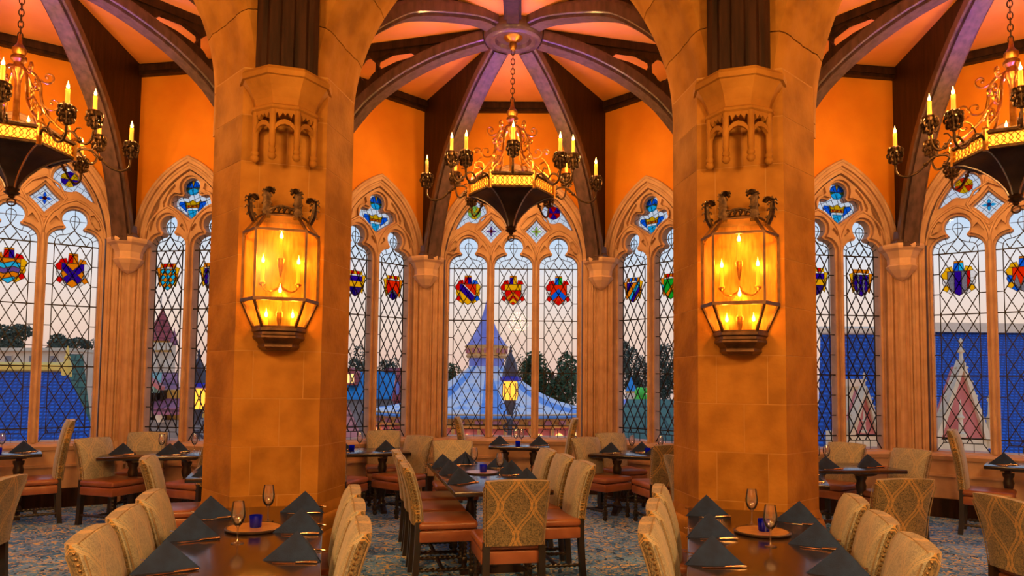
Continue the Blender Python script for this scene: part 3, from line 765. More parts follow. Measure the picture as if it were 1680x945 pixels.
# ------------------------------------------------------------------ piers and arches
PIER_PLAN = [(-.335, 0), (.335, 0), (.565, .45), (.59, .49), (.59, .62), (-.59, .62), (-.59, .49), (-.565, .45)]
def pier(k, side):
    P = Matrix.Translation((RING[0], RING[1], 0)) @ Matrix.Rotation(-k*STEP, 4, 'Z') @ Matrix.Translation((0, R_PIER, 0))
    p = struct(empty('wall_pier'), 'buff stone pier %s' % side); p.matrix_world = P
    MB().prism(offset(PIER_PLAN, -.003), 0, 4.2).build('mortar_core', M['mortar'], p)
    zs = [.62] + [.725+.385*i for i in range(10)]
    g = .0035
    for i, (a, b) in enumerate(zip(zs, zs[1:])):
        a += g; b -= g
        cuts = (0.02,) if i % 2 == 0 else (-.335, .335)
        if i % 2 == 0:
            bl = [[(-.335, 0), (.02-g, 0), (.02-g, .2), (-.40, .2), (-.545, .52), (-.59, .52), (-.59, .49), (-.565, .45)], [(.02+g, 0), (.335, 0), (.565, .45), (.59, .49), (.59, .52), (.545, .52), (.40, .2), (.02+g, .2)]]
        else:
            bl = [[(-.335, 0), (-.335+.14, 0), (-.335+.14, .2), (-.40, .2), (-.545, .52), (-.59, .52), (-.59, .49), (-.565, .45)], [(-.195+2*g, 0), (.195, 0), (.195, .2), (-.195+2*g, .2)], [(.195+2*g, 0), (.335, 0), (.565, .45), (.59, .49), (.59, .52), (.545, .52), (.40, .2), (.195+2*g, .2)]]
        bl += [[(.59, .525), (.59, .62), (.0, .62), (.0, .56)], [(-.59, .62), (-.59, .525), (-.0, .56), (-.0, .62)]]
        for j, q in enumerate(bl): MB().prism(q, a, b).build('stone_block', M['stone2'] if (i*3+j) % 4 == 0 else M['stone'], p)
    bs = MB(); 
    loops = [[(x, y, z) for x, y in offset(PIER_PLAN, d)] for d, z in ((.06, 0), (.06, .38), (.052, .40), (.04, .41), (.048, .44), (.052, .47), (.046, .51), (.03, .54), (.018, .545), (.018, .58), (.0, .63))]
    bs.loft(loops); bs.build('base_moulding', M['stone'], p, 40)
    # corbel that carries the timber post
    cb = empty('pendant_corbel', (0, 0, 0), 0, p)
    octo = lambda r, z, ox=0: [(r*cos(RAD(a)), .02 + r*sin(RAD(a)), z) for a in (180, 202.5, 247.5, 292.5, 337.5, 360)] + [(r, .10, z), (-r, .10, z)]
    MB().loft([octo(r, z) for r, z in ((.255, 3.80), (.275, 3.815), (.275, 3.835), (.25, 3.85), (.262, 3.90), (.30, 3.98), (.335, 4.03), (.345, 4.045), (.365, 4.05), (.37, 4.09), (.35, 4.12), (.30, 4.14))]).build('bowl', M['stone'], cb)
    V = [(.245*cos(RAD(a)), .02 + .245*sin(RAD(a))) for a in (202.5, 247.5, 292.5, 337.5)]
    for x, y in V:
        sh = MB(); sh.lathe([(.018, 3.44), (.030, 3.46), (.030, 3.48), (.022, 3.49), (.026, 3.52), (.026, 3.80)], 8, (x, y, 0)); sh.ball((x, y, 3.425), .034, 10)
        sh.build('pendant_shaft', M['stone'], cb, 50)
    V2 = [(-.245, .06)] + V + [(.245, .06)]
    for (x0, y0), (x1, y1) in zip(V2, V2[1:]):
        d = Vector((x1-x0, y1-y0)); ln = d.length; Mx = Matrix.Translation((x0, y0, 0)) @ Matrix.Rotation(atan2(d.y, d.x), 4, 'Z')
        h = ln/2
        lower = [(0, 3.56)] + [(h*(1-cos(t*pi/2))*1.0, 3.56+.125*sin(t*pi/2)) for t in (.25, .5, .75, 1)]
        lower = lower + [(ln-x, z) for x, z in lower[:-1]][::-1]
        upper = [(x, z+.04) for x, z in lower]
        ap = MB()
        ap.prism(lower + upper[::-1], -.018, .018, 'y', M=Mx)
        cus = [(0, 3.80), (0, 3.745), (h*.35, 3.775), (h*.5, 3.735), (h*.8, 3.775), (h, 3.755), (h*1.2, 3.775), (h*1.5, 3.735), (h*1.65, 3.775), (ln, 3.745), (ln, 3.80)]
        ap.prism(cus[::-1], -.018, .018, 'y', M=Mx)
        ap.build('tracery_arch', M['stone'], cb)
    # timber post above
    ps = MB(); pl = [(-.245, .12), (-.245, -.06), (-.20, -.10), (-.16, -.10), (-.14, -.14), (-.06, -.14), (-.045, -.16), (.045, -.16), (.06, -.14), (.14, -.14), (.16, -.10), (.20, -.10), (.245, -.06), (.245, .12)]
    ps.prism(pl, 4.13, 7.2); ps.build('timber_post', M['wood'], p)
    return p
pier(-.5, 'with lantern left of the middle bay'); pier(.52, 'with lantern right of the middle bay')
pier(-1.5, 'at the far left beyond the frame'); pier(1.5, 'at the far right beyond the frame')
A_SPR = 3.80
def arch(k, label, dx=0, A_HALF=1.397):
    Aa = bay_matrix(k) @ Matrix.Translation((dx, 5.76, 0))
    a_ = struct(empty('wall_arch'), label); a_.matrix_world = Aa
    sect = [(0, .70), (0, .53), (.03, .48), (.03, .45), (.045, .40), (.070, .34), (.070, .29), (.085, .23), (.10, .17), (.10, .12), (.125, .04), (.16, 0), (.40, 0), (.40, .70)]
    spr, A_R = {0: (4.08, 2.0), -1: (4.18, 1.72), 1: (3.92, 2.5)}[k]; c = A_R - A_HALF; amax = math.acos(c/A_R)
    nb = 5; 
    for s in (-1, 1):
        for b in range(nb):
            a0 = amax*b/nb + .0018; a1 = amax*(b+1)/nb - .0018; loops = []
            for i in range(7):
                t = lerp(a0, a1, i/6); loops.append([(s*((A_R+q)*cos(t) - c), y, spr + (A_R+q)*sin(t)) for q, y in (sect if s > 0 else sect[::-1])])
            MB().loft(loops).build('voussoir', M['stone'] if (b+s) % 2 else M['stone2'], a_, 35)
        if spr > A_SPR:
            MB().loft([[(s*(A_HALF+q), y, z) for q, y in (sect if s > 0 else sect[::-1])] for z in (A_SPR, spr-.004)]).build('voussoir', M['stone'], a_, 35)
    # mortar line filling behind and boarding over the arch
    r = A_R + .40; left = []
    ext = [(-(r*cos(t)-c), spr + r*sin(t)) for t in [math.acos(c/r)*i/16 for i in range(17)]]
    ext = ext + [(-x, z) for x, z in ext[:-1]][::-1]
    MB().prism([(-2.02, 3.9)] + [p for p in ext if p[1] >= 3.9] + [(2.02, 3.9), (2.02, 7.25), (-2.02, 7.25)], .06, .60, 'y').build('spandrel_board', M['wood'], a_)
    tr = MB()
    tr.tube([(x, .05, z) for x, z in ext], .035, 6); tr.build('edge_moulding', M['wood'], a_, 50)
    return a_
arch(0, 'moulded stone arch of the middle bay', .035, 1.505); arch(-1, 'moulded stone arch of the left bay', 0, 1.445); arch(1, 'moulded stone arch of the right bay', .04, 1.405)
# ------------------------------------------------------------------ chandeliers
M['copper'] = surf('dark_copper_sheet', (.025, .016, .014), (.06, .034, .024), 5, .35, .1, 30, metal=.8)
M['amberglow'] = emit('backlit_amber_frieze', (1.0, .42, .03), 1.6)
M['steel'] = surf('bright_strap_metal', (.35, .30, .28), (.5, .45, .42), 12, .3, metal=1)
def leaf_cup(mb, c):
    """curled leaves around a candle cup"""
    mb.lathe([(.012, -.17), (.03, -.15), (.022, -.11), (.038, -.06), (.05, .0), (.042, .02), (.03, .03)], 10, c)
    for lv, (z, r, n) in enumerate(((.0, .056, 7), (-.05, .060, 7), (-.10, .046, 6))):
        for i in range(n):
            a = 2*pi*i/n + lv*.5; u = Vector((cos(a), sin(a), 0)); b = Vector(c) + Vector((0, 0, z))
            pts = [b + u*.02, b + u*(r*.85) + Vector((0, 0, .015)), b + u*(r*1.25) + Vector((0, 0, -.005)), b + u*(r*1.2) + Vector((0, 0, -.035)), b + u*(r*.85) + Vector((0, 0, -.035)), b + u*(r*.9) + Vector((0, 0, -.015))]
            mb.tube(smooth_path([tuple(p) for p in pts], 2), 0.0105, 5)
def bulb_mesh(mb, c, h=.06):
    mb.lathe([(.004, 0), (.012, .010), (.014, .022), (.010, .038), (.004, .052), (.0005, h)], 8, c)
def chandelier(k, label):
    ch = tag(empty('chandelier'), label, 'chandelier', 'chandeliers over the bays'); ch.matrix_world = bay_matrix(k) @ Matrix.Translation((0, HUB, 0)) @ Matrix.Rotation({-1: RAD(-8), 0: RAD(2), 1: RAD(6)}[k], 4, 'Z')
    cn = MB(); z = 5.66; i = 0
    while z > 5.02:
        a = pi/2*(i % 2); l = [(cos(a)*.022*cos(t), sin(a)*.022*cos(t), z - .035 + .04*sin(t)) for t in [2*pi*j/12 for j in range(12)]]
        cn.tube(l, .006, 5, True); z -= .06; i += 1
    cn.build('chain', M['iron'], ch, 50)
    MB().lathe([(.012, 4.02), (.03, 4.06), (.05, 4.12), (.03, 4.2), (.026, 4.55), (.04, 4.62), (.062, 4.66), (.066, 4.69), (.044, 4.72), (.044, 4.75), (.070, 4.78), (.070, 4.81), (.05, 4.83), (.062, 4.86), (.064, 4.89), (.04, 4.92), (.022, 4.95), (.018, 5.0), (.012, 5.04)], 16).build('stem', M['brass'], ch, 40)
    hexv = lambda r, z: [(r*sin(RAD(30+60*i)), -r*cos(RAD(30+60*i)), z) for i in range(6)]
    Z0, Z1 = 3.87, 4.0
    rim = MB()
    for r, z, t in ((.51, Z1+.012, .022), (.505, Z0-.008, .020)): rim.tube(hexv(r, z), t, 6, True)
    rim.build('frieze_rim', M['iron'], ch)
    for i in range(6):
        a, b = hexv(.495, 0)[i], hexv(.495, 0)[(i+1) % 6]
        mid = Vector(((a[0]+b[0])/2, (a[1]+b[1])/2, 0)); d = Vector((b[0]-a[0], b[1]-a[1], 0)); Mx = Matrix.Translation(mid) @ Matrix.Rotation(atan2(d.y, d.x), 4, 'Z'); L2 = d.length/2
        fz = MB().box((0, .006, (Z0+Z1)/2), (2*L2, .008, Z1-Z0), Mx).build('frieze_panel', M['amberglow'], ch)
        lat = MB(); n = 9
        for j in range(n):
            x = -L2 + (j+.5)*2*L2/n
            for s in (-1, 1):
                pts = [(x - s*L2/n, 0, Z0+.012), (x - s*L2/n*.2, 0, Z0+.035), (x + s*L2/n*.6, 0, Z0+.062), (x + s*L2/n*.1, 0, Z0+.09), (x - s*L2/n, 0, Z1-.012)]
                lat.tube([tuple(Mx @ Vector((p[0], -.004, p[2]))) for p in pts], .0055, 4)
        for s in (-1, 1): lat.box((0, -.004, (Z0+Z1)/2 + s*.058), (2*L2, .012, .012), Mx)
        lat.build('filigree', M['brass'], fz)
        MB().tube([(a[0]*1.02, a[1]*1.02, Z0-.03), (a[0]*1.02, a[1]*1.02, Z1+.04)], .026, 6).ball((a[0]*1.02, a[1]*1.02, Z1+.055), .028, 8).build('corner_post', M['brass'], ch)
        # concave panel of the pendant basket
        prof = [(.49, Z0-.012), (.40, Z0-.035), (.30, Z0-.085), (.21, Z0-.155), (.13, Z0-.235), (.075, Z0-.315), (.05, Z0-.38)]
        ua = Vector((a[0], a[1], 0)).normalized(); ub = Vector((b[0], b[1], 0)).normalized(); pm = MB(); vs_ = []; fs = []
        for j, (r, z) in enumerate(prof): vs_ += [tuple(ua*r + Vector((0, 0, z))), tuple(ub*r + Vector((0, 0, z))), tuple(ub*(r-.012) + Vector((0, 0, z+.004))), tuple(ua*(r-.012) + Vector((0, 0, z+.004)))]
        loops = [vs_[4*j:4*j+4] for j in range(len(prof))]
        pm.loft(loops).build('basket_panel', M['copper'], ch, 60)
        MB().tube([tuple(ua*(r+.003) + Vector((0, 0, z-.002))) for r, z in prof], .009, 5).build('basket_rib', M['steel'], ch, 60)
    MB().lathe([(.055, 3.50), (.065, 3.485), (.05, 3.465), (.07, 3.45), (.05, 3.43), (.025, 3.42), (.03, 3.405), (.01, 3.39)], 16).tube([(.035*cos(t), 0, 3.355+.035*sin(t)) for t in [2*pi*j/14 for j in range(14)]], .008, 5, True).build('finial', M['iron'], ch, 40)
    # scrolled cage
    for i in range(6):
        a = RAD(30+60*i); u = Vector((sin(a), -cos(a), 0))
        P = lambda r, z: tuple(u*r + Vector((0, 0, z)))
        br = MB()
        main = smooth_path([P(.47, 4.02), P(.44, 4.10), P(.34, 4.18), (P(.24, 4.30)), P(.20, 4.44), P(.19, 4.56), P(.14, 4.66), P(.07, 4.70)], 4); br.tube(main, .014, 6)
        def scroll(c, r0, t0, t1, r1=.012, rad=.011):
            pts = []
            for j in range(19):
                t = lerp(t0, t1, j/18); rr = lerp(r0, r1, j/18); pts.append(P(c[0] + rr*cos(t), c[1] + rr*sin(t)))
            br.tube(pts, [lerp(rad, rad*.7, j/18) for j in range(19)], 5); br.ball(pts[-1], rad*1.5, 6)
        scroll((.25, 4.66), .075, -2.6, 3.8); scroll((.30, 4.40), .085, -2.8, 3.6); scroll((.40, 4.22), .075, 3.6, -2.6); scroll((.42, 4.40), .05, 3.4, -2.4)
        br.tube(smooth_path([P(.46, 4.03), P(.46, 4.15), P(.42, 4.26), P(.36, 4.33)], 3), .010, 5)
        br.build('scroll_bracket', M['brass'], ch, 60)
    # arms: six long ones from the corners, six shorter and higher ones between
    def arm(ang, reach, zc, lit=True):
        u = Vector((sin(ang), -cos(ang), 0)); P = lambda r, z: Vector((u.x*r, u.y*r, z))
        am = MB()
        if reach > .9: pts = [P(.49, 3.90), P(.56, 3.97), P(.66, 3.97), P(.74, 3.90), P(.83, 3.82), P(.93, 3.80), P(1.0, 3.85), P(reach, zc-.15)]
        else: pts = [P(.48, 4.0), P(.53, 4.06), P(.60, 4.04), P(.66, 3.96), P(.73, 3.93), P(.78, 3.98), P(reach, zc-.15)]
        am.tube(smooth_path([tuple(p) for p in pts], 5), .012, 6); am.ball(tuple(pts[3]), .024, 8)
        for s in (-1, 1):
            c = pts[2]; am.tube(smooth_path([tuple(c + Vector((0, 0, s*.01))), tuple(c + u*.03 + Vector((0, 0, s*.05))), tuple(c + u*.07 + Vector((0, 0, s*.045)))], 3), .007, 5)
        a_ = am.build('arm', M['iron'], ch, 60); top = P(reach, zc)
        cup = MB(); leaf_cup(cup, tuple(top)); cup.build('leaf_cup', M['iron'], a_, 60)
        MB().lathe([(.019, 0), (.020, .02), (.0185, .12), (.020, .165), (.017, .17)], 10, tuple(top)).build('candle', M['candleglow'] if lit else M['candle'], a_, 60)
        b = MB(); bulb_mesh(b, (top.x, top.y, top.z+.17), .075); b.build('flame_bulb', M['flame'] if lit else M['candle'], a_, 60)
    for i in range(6): arm(RAD(30+60*i), 1.01, 4.10, not (k == 0 and i == 4))
    for i in range(6): arm(RAD(60*i), .80, 4.24)
    # candle light gathered in the long arms
    for i in range(6):
        a = RAD(30+60*i); point_lamp('candle_and_fill_light', (1.01*sin(a), -1.01*cos(a), 4.36), CANDLE_W, WARM, .04, ch)
    point_lamp('candle_and_fill_light', (0, 0, 4.52), 6, WARM, .05, ch)  # added warm fill at the stem for the scrolls, no candle here
    # coloured LED pucks inside the frieze, shining up through the scrolls at the ribs
    for i, colour in enumerate(((.12, .05, 1.0), (.46, .08, 1.0), (.30, .06, 1.0))):
        a = RAD(60+120*i); x, y = .41*cos(a), .41*sin(a)
        MB().lathe([(.035, 3.90), (.04, 3.91), (.04, 3.95), (.030, 3.955)], 12, (x, y, 0)).build('uplight_puck', M['iron'], ch, 40)
        l = bpy.data.lights.new('violet_uplight', 'SPOT'); l.energy = VIOLET_W; l.color = colour; l.spot_size = RAD(104); l.spot_blend = .9; l.shadow_soft_size = .03
        o = bpy.data.objects.new('violet_uplight', l); COL.objects.link(o); o.parent = ch; o.location = (x, y, 3.97); o.rotation_euler = (pi, 0, 0)
    return ch
CANDLE_W, VIOLET_W, LANTERN_W = 30, 90, 2.6
chandelier(0, 'whole brass and iron candle chandelier hanging in the middle bay')
chandelier(-1, 'candle chandelier cut off by the left edge of the picture')
chandelier(1, 'candle chandelier cut off by the right edge of the picture')

# ------------------------------------------------------------------ wall lanterns on the piers
M['amberglass'] = glass('amber_lantern_glass', (1.0, .84, .50), .008, .10, .015)
M['bronze'] = surf('lantern_bronze', (.06, .028, .012), (.12, .058, .024), 14, .4, .15, 40, metal=.6)
M['gilt'] = surf('gilt_back_plate', (.45, .22, .04), (.62, .34, .08), 8, .35, .1, 30, metal=.7, stretch=(6, 1, 1))
def lantern(k, label):
    la = tag(empty('wall_lantern'), label, 'lantern', 'lanterns on the stone piers')
    la.matrix_world = Matrix.Translation((RING[0], RING[1], 0)) @ Matrix.Rotation(-k*STEP, 4, 'Z') @ Matrix.Translation((0, R_PIER-.004, 0))
    lv = {'top': (.118, -.30, .185, -.14, 2.93), 'sh': (.185, -.385, .285, -.16, 2.80), 'mid': (.185, -.385, .285, -.16, 2.265), 'low': (.125, -.27, .195, -.10, 2.06)}
    ring = lambda n_: [(-lv[n_][2], 0, lv[n_][4]), (-lv[n_][2], lv[n_][3], lv[n_][4]), (-lv[n_][0], lv[n_][1], lv[n_][4]), (lv[n_][0], lv[n_][1], lv[n_][4]), (lv[n_][2], lv[n_][3], lv[n_][4]), (lv[n_][2], 0, lv[n_][4])]
    fr = MB(); order = ['top', 'sh', 'mid', 'low']
    for n_ in order: fr.tube(ring(n_), .013 if n_ != 'mid' else .018, 4)
    for a, b in zip(order, order[1:]):
        for p, q in zip(ring(a), ring(b)): fr.tube([p, q], .013, 4)
    fr.build('frame', M['bronze'], la)
    for a, b in zip(order, order[1:]):
        A, B = ring(a), ring(b)
        for i in range(5):
            q = [Vector(A[i]), Vector(A[i+1]), Vector(B[i+1]), Vector(B[i])]; n_ = (q[1]-q[0]).cross(q[3]-q[0]).normalized()*.003
            MB().loft([[tuple(p+n_) for p in q], [tuple(p-n_) for p in q]]).build('glass_panel', M['amberglass'], la)
    bs = MB(); sc = lambda f, z: [(x*f, y*f, z) for x, y, _ in ring('low')]
    bs.loft([sc(f, z) for f, z in ((1.02, 2.065), (1.06, 2.05), (1.06, 2.03), (.98, 2.02), (.98, 2.0), (1.02, 1.99), (1.02, 1.975), (.86, 1.95), (.80, 1.93), (.82, 1.92), (.82, 1.905), (.70, 1.885))]); bs.build('base', M['bronze'], la, 30)
    MB().loft([[(x*f, y*f, z) for x, y, _ in ring('top')] for f, z in ((1.0, 2.925), (1.04, 2.935), (1.0, 2.95), (.7, 2.965))]).build('cap', M['bronze'], la)
    MB().prism([(-.19, 2.06), (.19, 2.06), (.28, 2.265), (.28, 2.80), (.18, 2.93), (-.18, 2.93), (-.28, 2.80), (-.28, 2.265)], -.012, 0, 'y').build('back_plate', M['gilt'], la)
    cz = MB()
    for i in range(5):
        x = -.08+.04*i; cz.tube(smooth_path([(x-.03, -.30, 2.95), (x-.01, -.31, 2.985), (x+.015, -.31, 2.98), (x+.005, -.305, 2.96)], 3), .009, 5)
    cz.tube(smooth_path([(-.13, -.30, 2.945), (-.06, -.31, 2.985), (0, -.31, 3.0), (.06, -.31, 2.985), (.13, -.30, 2.945)], 3), .011, 5); cz.build('cresting', M['iron'], la, 60)
    for x, y, h in ((-.115, -.29, .16), (.115, -.29, .16), (-.21, -.16, .13), (.21, -.16, .13)):
        s = 1 if x > 0 else -1; o = .03*s if abs(x) > .15 else .0
        f = MB(); pts = smooth_path([(x, y, 2.90), (x+o, y-.01, 2.97), (x+o*1.2, y-.01, 2.95+h*.7), (x+o*1.2-.00*s, y-.02, 2.95+h), (x+o+s*-.03, y-.04, 2.96+h), (x+o+s*-.05, y-.05, 2.93+h)], 4)
        f.tube(pts, [lerp(.038, .014, abs(i/len(pts)-.15)) for i in range(len(pts))], 6, sq=.6)
        for j in range(3, len(pts)-4, 3):
            p = Vector(pts[j])
            for s2 in (-1, 1): f.tube([tuple(p), tuple(p + Vector((s2*.030, -.005, .010))), tuple(p + Vector((s2*.034, -.008, -.008)))], .009, 4)
        f.build('leaf_spike', M['iron'], la, 60)
    for x, y, z in ((0, -.26, 2.75), (-.135, -.15, 2.57), (.135, -.15, 2.57), (0, -.20, 2.33), (-.10, -.13, 2.14), (.10, -.13, 2.14)):
        c = MB().lathe([(.02, -.16), (.024, -.15), (.016, -.14), (.017, 0)], 10, (x, y, z)).build('candle', M['candleglow'], la, 60)
        b = MB(); bulb_mesh(b, (x, y, z), .075); b.build('flame_bulb', M['flame'], c, 60)
        br = MB(); s = 1 if x > 0 else -1
        if abs(x) > .01: br.tube(smooth_path([(x, y, z-.16), (x-s*.02, y, z-.21), (x-s*.07, y, z-.22), (0, -.06, z-.17), (0, -.02, z-.14)], 4), .009, 5); br.lathe([(.008, -.19), (.03, -.165), (.026, -.155)], 10, (x, y, z))
        else: br.tube(smooth_path([(x, y, z-.16), (x, y+.02, z-.22), (x, y+.12, z-.22), (0, -.01, z-.14)], 4), .009, 5); br.lathe([(.004, -.30), (.012, -.26), (.02, -.22), (.028, -.165), (.026, -.155)], 10, (x, y, z))
        br.build('bracket', M['brass'], c, 60)
        point_lamp('lantern_light', (x*1.1, y-.03, z+.04), LANTERN_W, WARM, .025, la)
    return la
lantern(-.5, 'amber glass wall lantern on the left stone pier'); lantern(.52, 'amber glass wall lantern on the right stone pier')

# ------------------------------------------------------------------ furniture
def damask(name='ogee_damask', ground=((.07, .058, .034), (.25, .18, .08)), line=(.50, .29, .08)):
    """woven ogee damask: looping double gold lines over a mottled ground"""
    m, N, L, B = new_mat(name); B.inputs['Roughness'].default_value = .7; B.inputs['Sheen Weight'].default_value = .3
    t = N.new('ShaderNodeTexCoord'); s = N.new('ShaderNodeSeparateXYZ'); L.new(t.outputs['Object'], s.inputs[0])
    def mth(op, a, b=None, c=None):
        n = N.new('ShaderNodeMath'); n.operation = op
        for i, v in enumerate((a, b, c)):
            if v is None: continue
            if isinstance(v, (int, float)): n.inputs[i].default_value = v
            else: L.new(v, n.inputs[i])
        return n.outputs[0]
    wave = mth('MULTIPLY', mth('SINE', mth('MULTIPLY', s.outputs['Z'], 2*pi/.44)), .25)
    u = mth('MULTIPLY', s.outputs['X'], 1/.245)
    lines = None
    for sg, ph in ((1, .25), (-1, .75)):
        fr = mth('FRACT', mth('ADD', mth('MULTIPLY_ADD', wave, sg, u), ph + 8))
        d = mth('ABSOLUTE', mth('SUBTRACT', fr, .5))
        ring = mth('LESS_THAN', mth('ABSOLUTE', mth('SUBTRACT', mth('ABSOLUTE', mth('SUBTRACT', d, .065)), .020)), .010)
        lines = ring if lines is None else mth('MAXIMUM', lines, ring)
    vo = N.new('ShaderNodeTexVoronoi'); vo.inputs['Scale'].default_value = 70; L.new(t.outputs['Object'], vo.inputs['Vector'])
    nz = N.new('ShaderNodeTexNoise'); nz.inputs['Scale'].default_value = 55; nz.inputs['Distortion'].default_value = 2.5; L.new(t.outputs['Object'], nz.inputs['Vector'])
    rp = N.new('ShaderNodeValToRGB'); e = rp.color_ramp.elements; e[0].position = .42; e[0].color = (*ground[0], 1); e[1].position = .56; e[1].color = (*ground[1], 1)
    L.new(nz.outputs['Fac'], rp.inputs['Fac'])
    mx = N.new('ShaderNodeMix'); mx.data_type = 'RGBA'; L.new(lines, mx.inputs['Factor']); L.new(rp.outputs['Color'], mx.inputs['A']); mx.inputs['B'].default_value = (*line, 1)
    L.new(mx.outputs['Result'], B.inputs['Base Color'])
    b = N.new('ShaderNodeBump'); b.inputs['Strength'].default_value = .25; b.inputs['Distance'].default_value = .003; L.new(nz.outputs['Fac'], b.inputs['Height']); L.new(b.outputs['Normal'], B.inputs['Normal'])
    return m
M['damask'] = damask()
M['litdamask'] = damask('window_lit_ogee_damask', ((.24, .24, .21), (.40, .385, .31)), (.50, .41, .27))  # same fabric, window light on the inner backs put into its colour
M['leather'] = surf('chestnut_leather', (.24, .075, .03), (.33, .115, .05), 6, .34, .12, 90, coat=.15)
M['chairwood'] = surf('ebonised_wood', (.010, .008, .007), (.025, .016, .012), 6, .35, coat=.3)
M['nail'] = surf('brass_nail', (.14, .08, .035), (.22, .13, .06), 30, .45, metal=.8)
M['piping'] = surf('cream_piping', (.22, .16, .09), (.28, .21, .12), 30, .8)
M['tabletop'] = surf('polished_dark_table', (.010, .006, .005), (.028, .014, .009), 4, .20, .06, 60, stretch=(8, .7, 1), coat=.5)
M['tableleg'] = surf('turned_dark_wood', (.016, .009, .007), (.04, .02, .013), 5, .35, coat=.3)
def make_chair(h_top):
    """upholstered dining chair facing +y, origin on the floor under the seat"""
    root = empty('dining_chair')
    zb = .50; H_ = h_top
    prof = lambda t: (-.235 - .02*t - .085*t*t, lerp(zb-.02, H_, t))    # leaning, curving back
    bk = MB(); loops = []
    n = 10
    for i in range(n+1):
        t = i/n; y, z = prof(t); th = .088 if t < .93 else lerp(.088, .058, (t-.93)/.07); w = lerp(.215, .238, t); th2 = th/2; l = []
        r = .026; bow = .015
        for k in range(5): x = lerp(-w+r, w-r, k/4); l.append((x, y+th2+.012*(1-(x/w)**2), z + (.012*(1-(x/w)**2) if i == n else 0)))
        l += [(w, y+th2-r, z), (w, y-th2+r, z)]
        for k in range(5): x = lerp(w-r, -w+r, k/4); l.append((x, y-th2-.008*(1-(x/w)**2), z + (.012*(1-(x/w)**2) if i == n else 0)))
        l += [(-w, y-th2+r, z), (-w, y+th2-r, z)]
        loops.append(l[::-1])
    b_ = bk.loft(loops).build('backrest', M['damask'], root, 50); b_.data.materials.append(M['litdamask'])
    for pl_ in b_.data.polygons:
        if pl_.normal.y > .55: pl_.material_index = 1
    pp = MB(); nl = MB()
    for s in (-1, 1):
        for yy in (-.044, .044): pp.tube([(s*(lerp(.215, .238, i/n)), prof(i/n)[0]+yy*.80, prof(i/n)[1]) for i in range(n)], .004, 5)
        m_ = int((H_-zb)/.024)
        for i in range(m_):
            t = (i+.5)/m_*.94; y, z = prof(t); x = s*(lerp(.215, .238, t)+.001); nl.add([(x, y-.006, z-.006), (x, y+.006, z-.006), (x, y+.006, z+.006), (x, y-.006, z+.006), (x+s*.005, y, z)], [(0, 1, 4), (1, 2, 4), (2, 3, 4), (3, 0, 4)] if s > 0 else [(1, 0, 4), (2, 1, 4), (3, 2, 4), (0, 3, 4)])
    y, z = prof(1)
    pp.tube([(lerp(-.225, .225, i/8), y+.027, z+.010*(1-(i/4-1)**2)) for i in range(9)], .004, 5)
    pp.build('piping', M['piping'], b_, 60); o = nl.build('nail_trim', M['nail'], b_); o['kind'] = 'stuff'
    # two-tier leather seat
    st = MB(); st.rbox((0, .01, .470), (.49, .49, .065), .028, 3); 
    for v_i, p in enumerate(st.v):
        if p[2] > .49: st.v[v_i] = (p[0], p[1], p[2] + .018*(1-(p[0]/.25)**2)*(1-((p[1]-.01)/.25)**2))
    st.build('seat', M['leather'], root, 50)
    ap = MB(); ap.rbox((0, .01, .385), (.478, .478, .095), .014, 2); ap.build('seat_apron', M['leather'], root, 40)
    for s in (-1, 1):
        lg = MB(); lg.twist((s*.20, .21, .07), (s*.20, .21, .33), .021, 3.5, 6, 26); lg.rbox((s*.20, .21, .345), (.05, .05, .05), .005, 1); lg.rbox((s*.20, .21, .085), (.048, .048, .06), .005, 1); lg.lathe([(.015, 0), (.026, .012), (.028, .03), (.018, .05), (.02, .06)], 10, (s*.20, .21, 0))
        lg.build('leg', M['chairwood'], root, 45)
        rl = MB(); pts = [(s*.205, -.262, 0), (s*.205, -.252, .10), (s*.205, -.24, .30), (s*.205, -.235, .50)]
        rl.loft([[(x-.025, y-.025, z), (x+.025, y-.025, z), (x+.025, y+.025, z), (x-.025, y+.025, z)] for x, y, z in pts]); rl.build('leg', M['chairwood'], root)
        sd = MB(); sd.twist((s*.202, -.26, .11), (s*.20, .19, .11), .015, 5, 6, 30); sd.build('stretcher', M['chairwood'], root, 45)
    cs = MB(); cs.twist((-.20, -.03, .11), (.20, -.03, .11), .015, 5, 6, 30); cs.build('stretcher', M['chairwood'], root, 45)
    return root
proto = {'low': make_chair(.945), 'tall': make_chair(1.15)}
used = set()
def place(kind, x, y, fx, fy, label, group):
    o = proto[kind] if kind not in used else copy_tree(proto[kind]); used.add(kind)
    o.location = (x, y, 0); o.rotation_euler = (0, 0, atan2(-fx, fy)); tag(o, label, 'chair', group); return o

